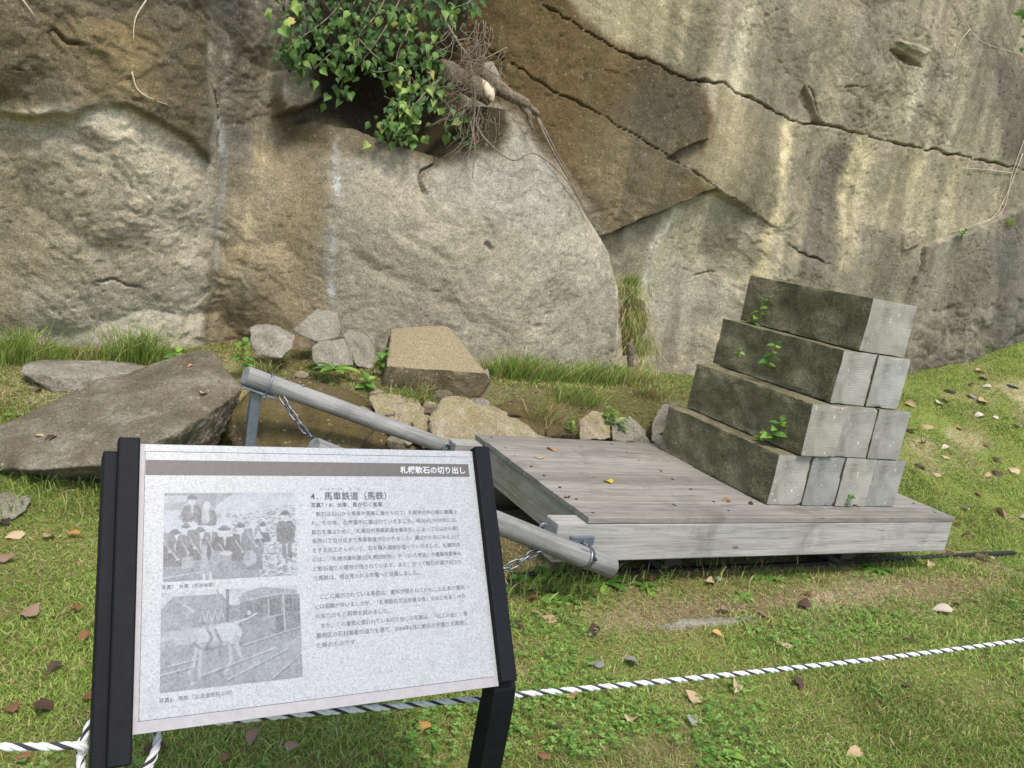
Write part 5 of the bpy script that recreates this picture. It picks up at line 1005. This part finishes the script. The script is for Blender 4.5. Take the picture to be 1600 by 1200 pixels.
# turf: blades, dry thatch and clover
def scatter(nn, fn):                        # random ground places the photograph's view can take in
    out = []; got = 0
    while got < nn:
        k = 200000; X = RNG.uniform(-1.2, 9.3, k); Y = RNG.uniform(.9, 5.6, k); z0 = np.interp(Y, [0, 6], [0, .5]); v = np.stack([X, Y, z0-G], 1); d = v@CF; u_ = 800+FPX*(v@CR)/d; w_ = 600-FPX*(v@CU)/d
        keep = (u_ > -260) & (u_ < 1900) & (w_ < 1400) & (w_ > 380)
        X, Y, d = X[keep], Y[keep], d[keep]; i = np.searchsorted(cx, X).clip(0, ncx-1); zg = ground(X, Y); j = np.searchsorted(cz, zg+.05).clip(0, ncz-1)
        ok = (Y < CLIFFY[j, i]+.02) & (RNG.uniform(0, 1, len(X)) < fn(X, Y, d)) & ~((X > 1.95) & (X < 4.3) & (Y > 2.98) & (Y < 3.95))
        out.append(np.stack([X[ok], Y[ok], zg[ok]], 1)); got += ok.sum()
    return np.concatenate(out)[:nn]
def fall(d): return np.clip((2.4/d)**1.5, .22, 1)
def p2(X, Y): return np.stack([X, Y, 0*X], 1)
nb = 330000; B = scatter(nb, lambda X, Y, d: fall(d)*np.clip(1.05-bare(p2(X, Y)), .05, 1)*np.clip(.55+.9*fbm(p2(X, Y), 4, 3, 41), .12, 1))
lg = np.clip(.5+fbm(B*np.array([1, 1, 0]), 2.2, 3, 43), .05, 1); hh = (.012+.024*lg)*RNG.uniform(.5, 1.35, nb); ln = np.stack([RNG.normal(0, .55, nb), RNG.normal(0, .55, nb), RNG.uniform(-.3, 0, nb)], 1)*hh[:, None]
dist = np.linalg.norm(B-np.array([0, 0, G]), axis=1); wid = RNG.uniform(.0009, .0019, nb)*np.clip(dist/2.4, 1, 1.9)
dr = RNG.uniform(0, 1, nb) < .12+.3*bare(p2(B[:, 0], B[:, 1])); cc = np.where(dr[:, None], pick(STRAW*.9, nb), pick(GREENS, nb)*(.82+.36*sstep(-.4, .4, fbm(B*np.array([1, 1, 0]), 1.4, 3, 47)))[:, None])
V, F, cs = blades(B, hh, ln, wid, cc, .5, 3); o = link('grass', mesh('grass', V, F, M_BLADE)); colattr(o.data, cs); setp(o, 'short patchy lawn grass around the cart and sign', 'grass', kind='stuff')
nb = 150000; B = scatter(nb, lambda X, Y, d: fall(d)*np.clip(.55+.8*bare(p2(X, Y)), 0, 1)); B[:, 2] += RNG.uniform(0, .008, nb); L_ = RNG.uniform(.012, .045, nb); a_ = RNG.uniform(0, 6.28, nb)
ln = np.stack([np.cos(a_)*L_, np.sin(a_)*L_, RNG.normal(.003, .006, nb)], 1); wid = RNG.uniform(.0006, .0014, nb)*np.clip(np.linalg.norm(B-np.array([0, 0, G]), axis=1)/2.4, 1, 1.9)
V, F, cs = blades(B, L_*.12, ln, wid, pick(STRAW, nb)*RNG.uniform(.75, 1.2, (nb, 1)), .2, 2); o = link('dry_thatch', mesh('dry_thatch', V, F, M_BLADE)); colattr(o.data, cs); setp(o, 'dry straw thatch lying between the grass blades', 'dead grass', kind='stuff')
nc = 7000; B = scatter(nc, lambda X, Y, d: fall(d)*sstep(.05, .35, fbm(p2(X, Y), 2.6, 3, 61))*(1-.85*bare(p2(X, Y)))); B[:, 2] += RNG.uniform(.014, .035, nc)
tv = []; fv = []; cv = []
rad = RNG.uniform(.005, .010, nc)
for k in range(3):
    an = RNG.uniform(0, 6.28, nc)*0+np.linspace(0, 6.28, nc)*97+k*2.094; dx, dy = np.cos(an), np.sin(an); dirn = np.stack([dx, dy, .15+0*dx], 1); per = np.stack([-dy, dx, 0*dx], 1); r_ = rad[:, None]
    tl = RNG.normal(0, .25, (nc, 1))*np.array([[0, 0, 1.0]])
    pts = [B, B+(dirn*.6+per*.55+tl*.5)*r_, B+(dirn*1.25+per*.42+tl)*r_, B+(dirn*1.12+tl)*r_, B+(dirn*1.25-per*.42+tl)*r_, B+(dirn*.6-per*.55+tl*.5)*r_]
    tv.append(np.stack(pts, 1)); 
V = np.stack(tv, 1).reshape(-1, 3); b0 = (np.arange(nc*3)*6)[:, None]; F = np.concatenate([b0+np.array([[0, i, i+1]]) for i in range(1, 5)])
cc = np.repeat(pick(np.array([C(108, 148, 64), C(134, 168, 82), C(96, 134, 58)]), nc), 18, axis=0); o = link('clover', mesh('clover', V, F, M_BLADE)); colattr(o.data, cc); setp(o, 'clover leaves mixed into the lawn', 'clover', kind='stuff')
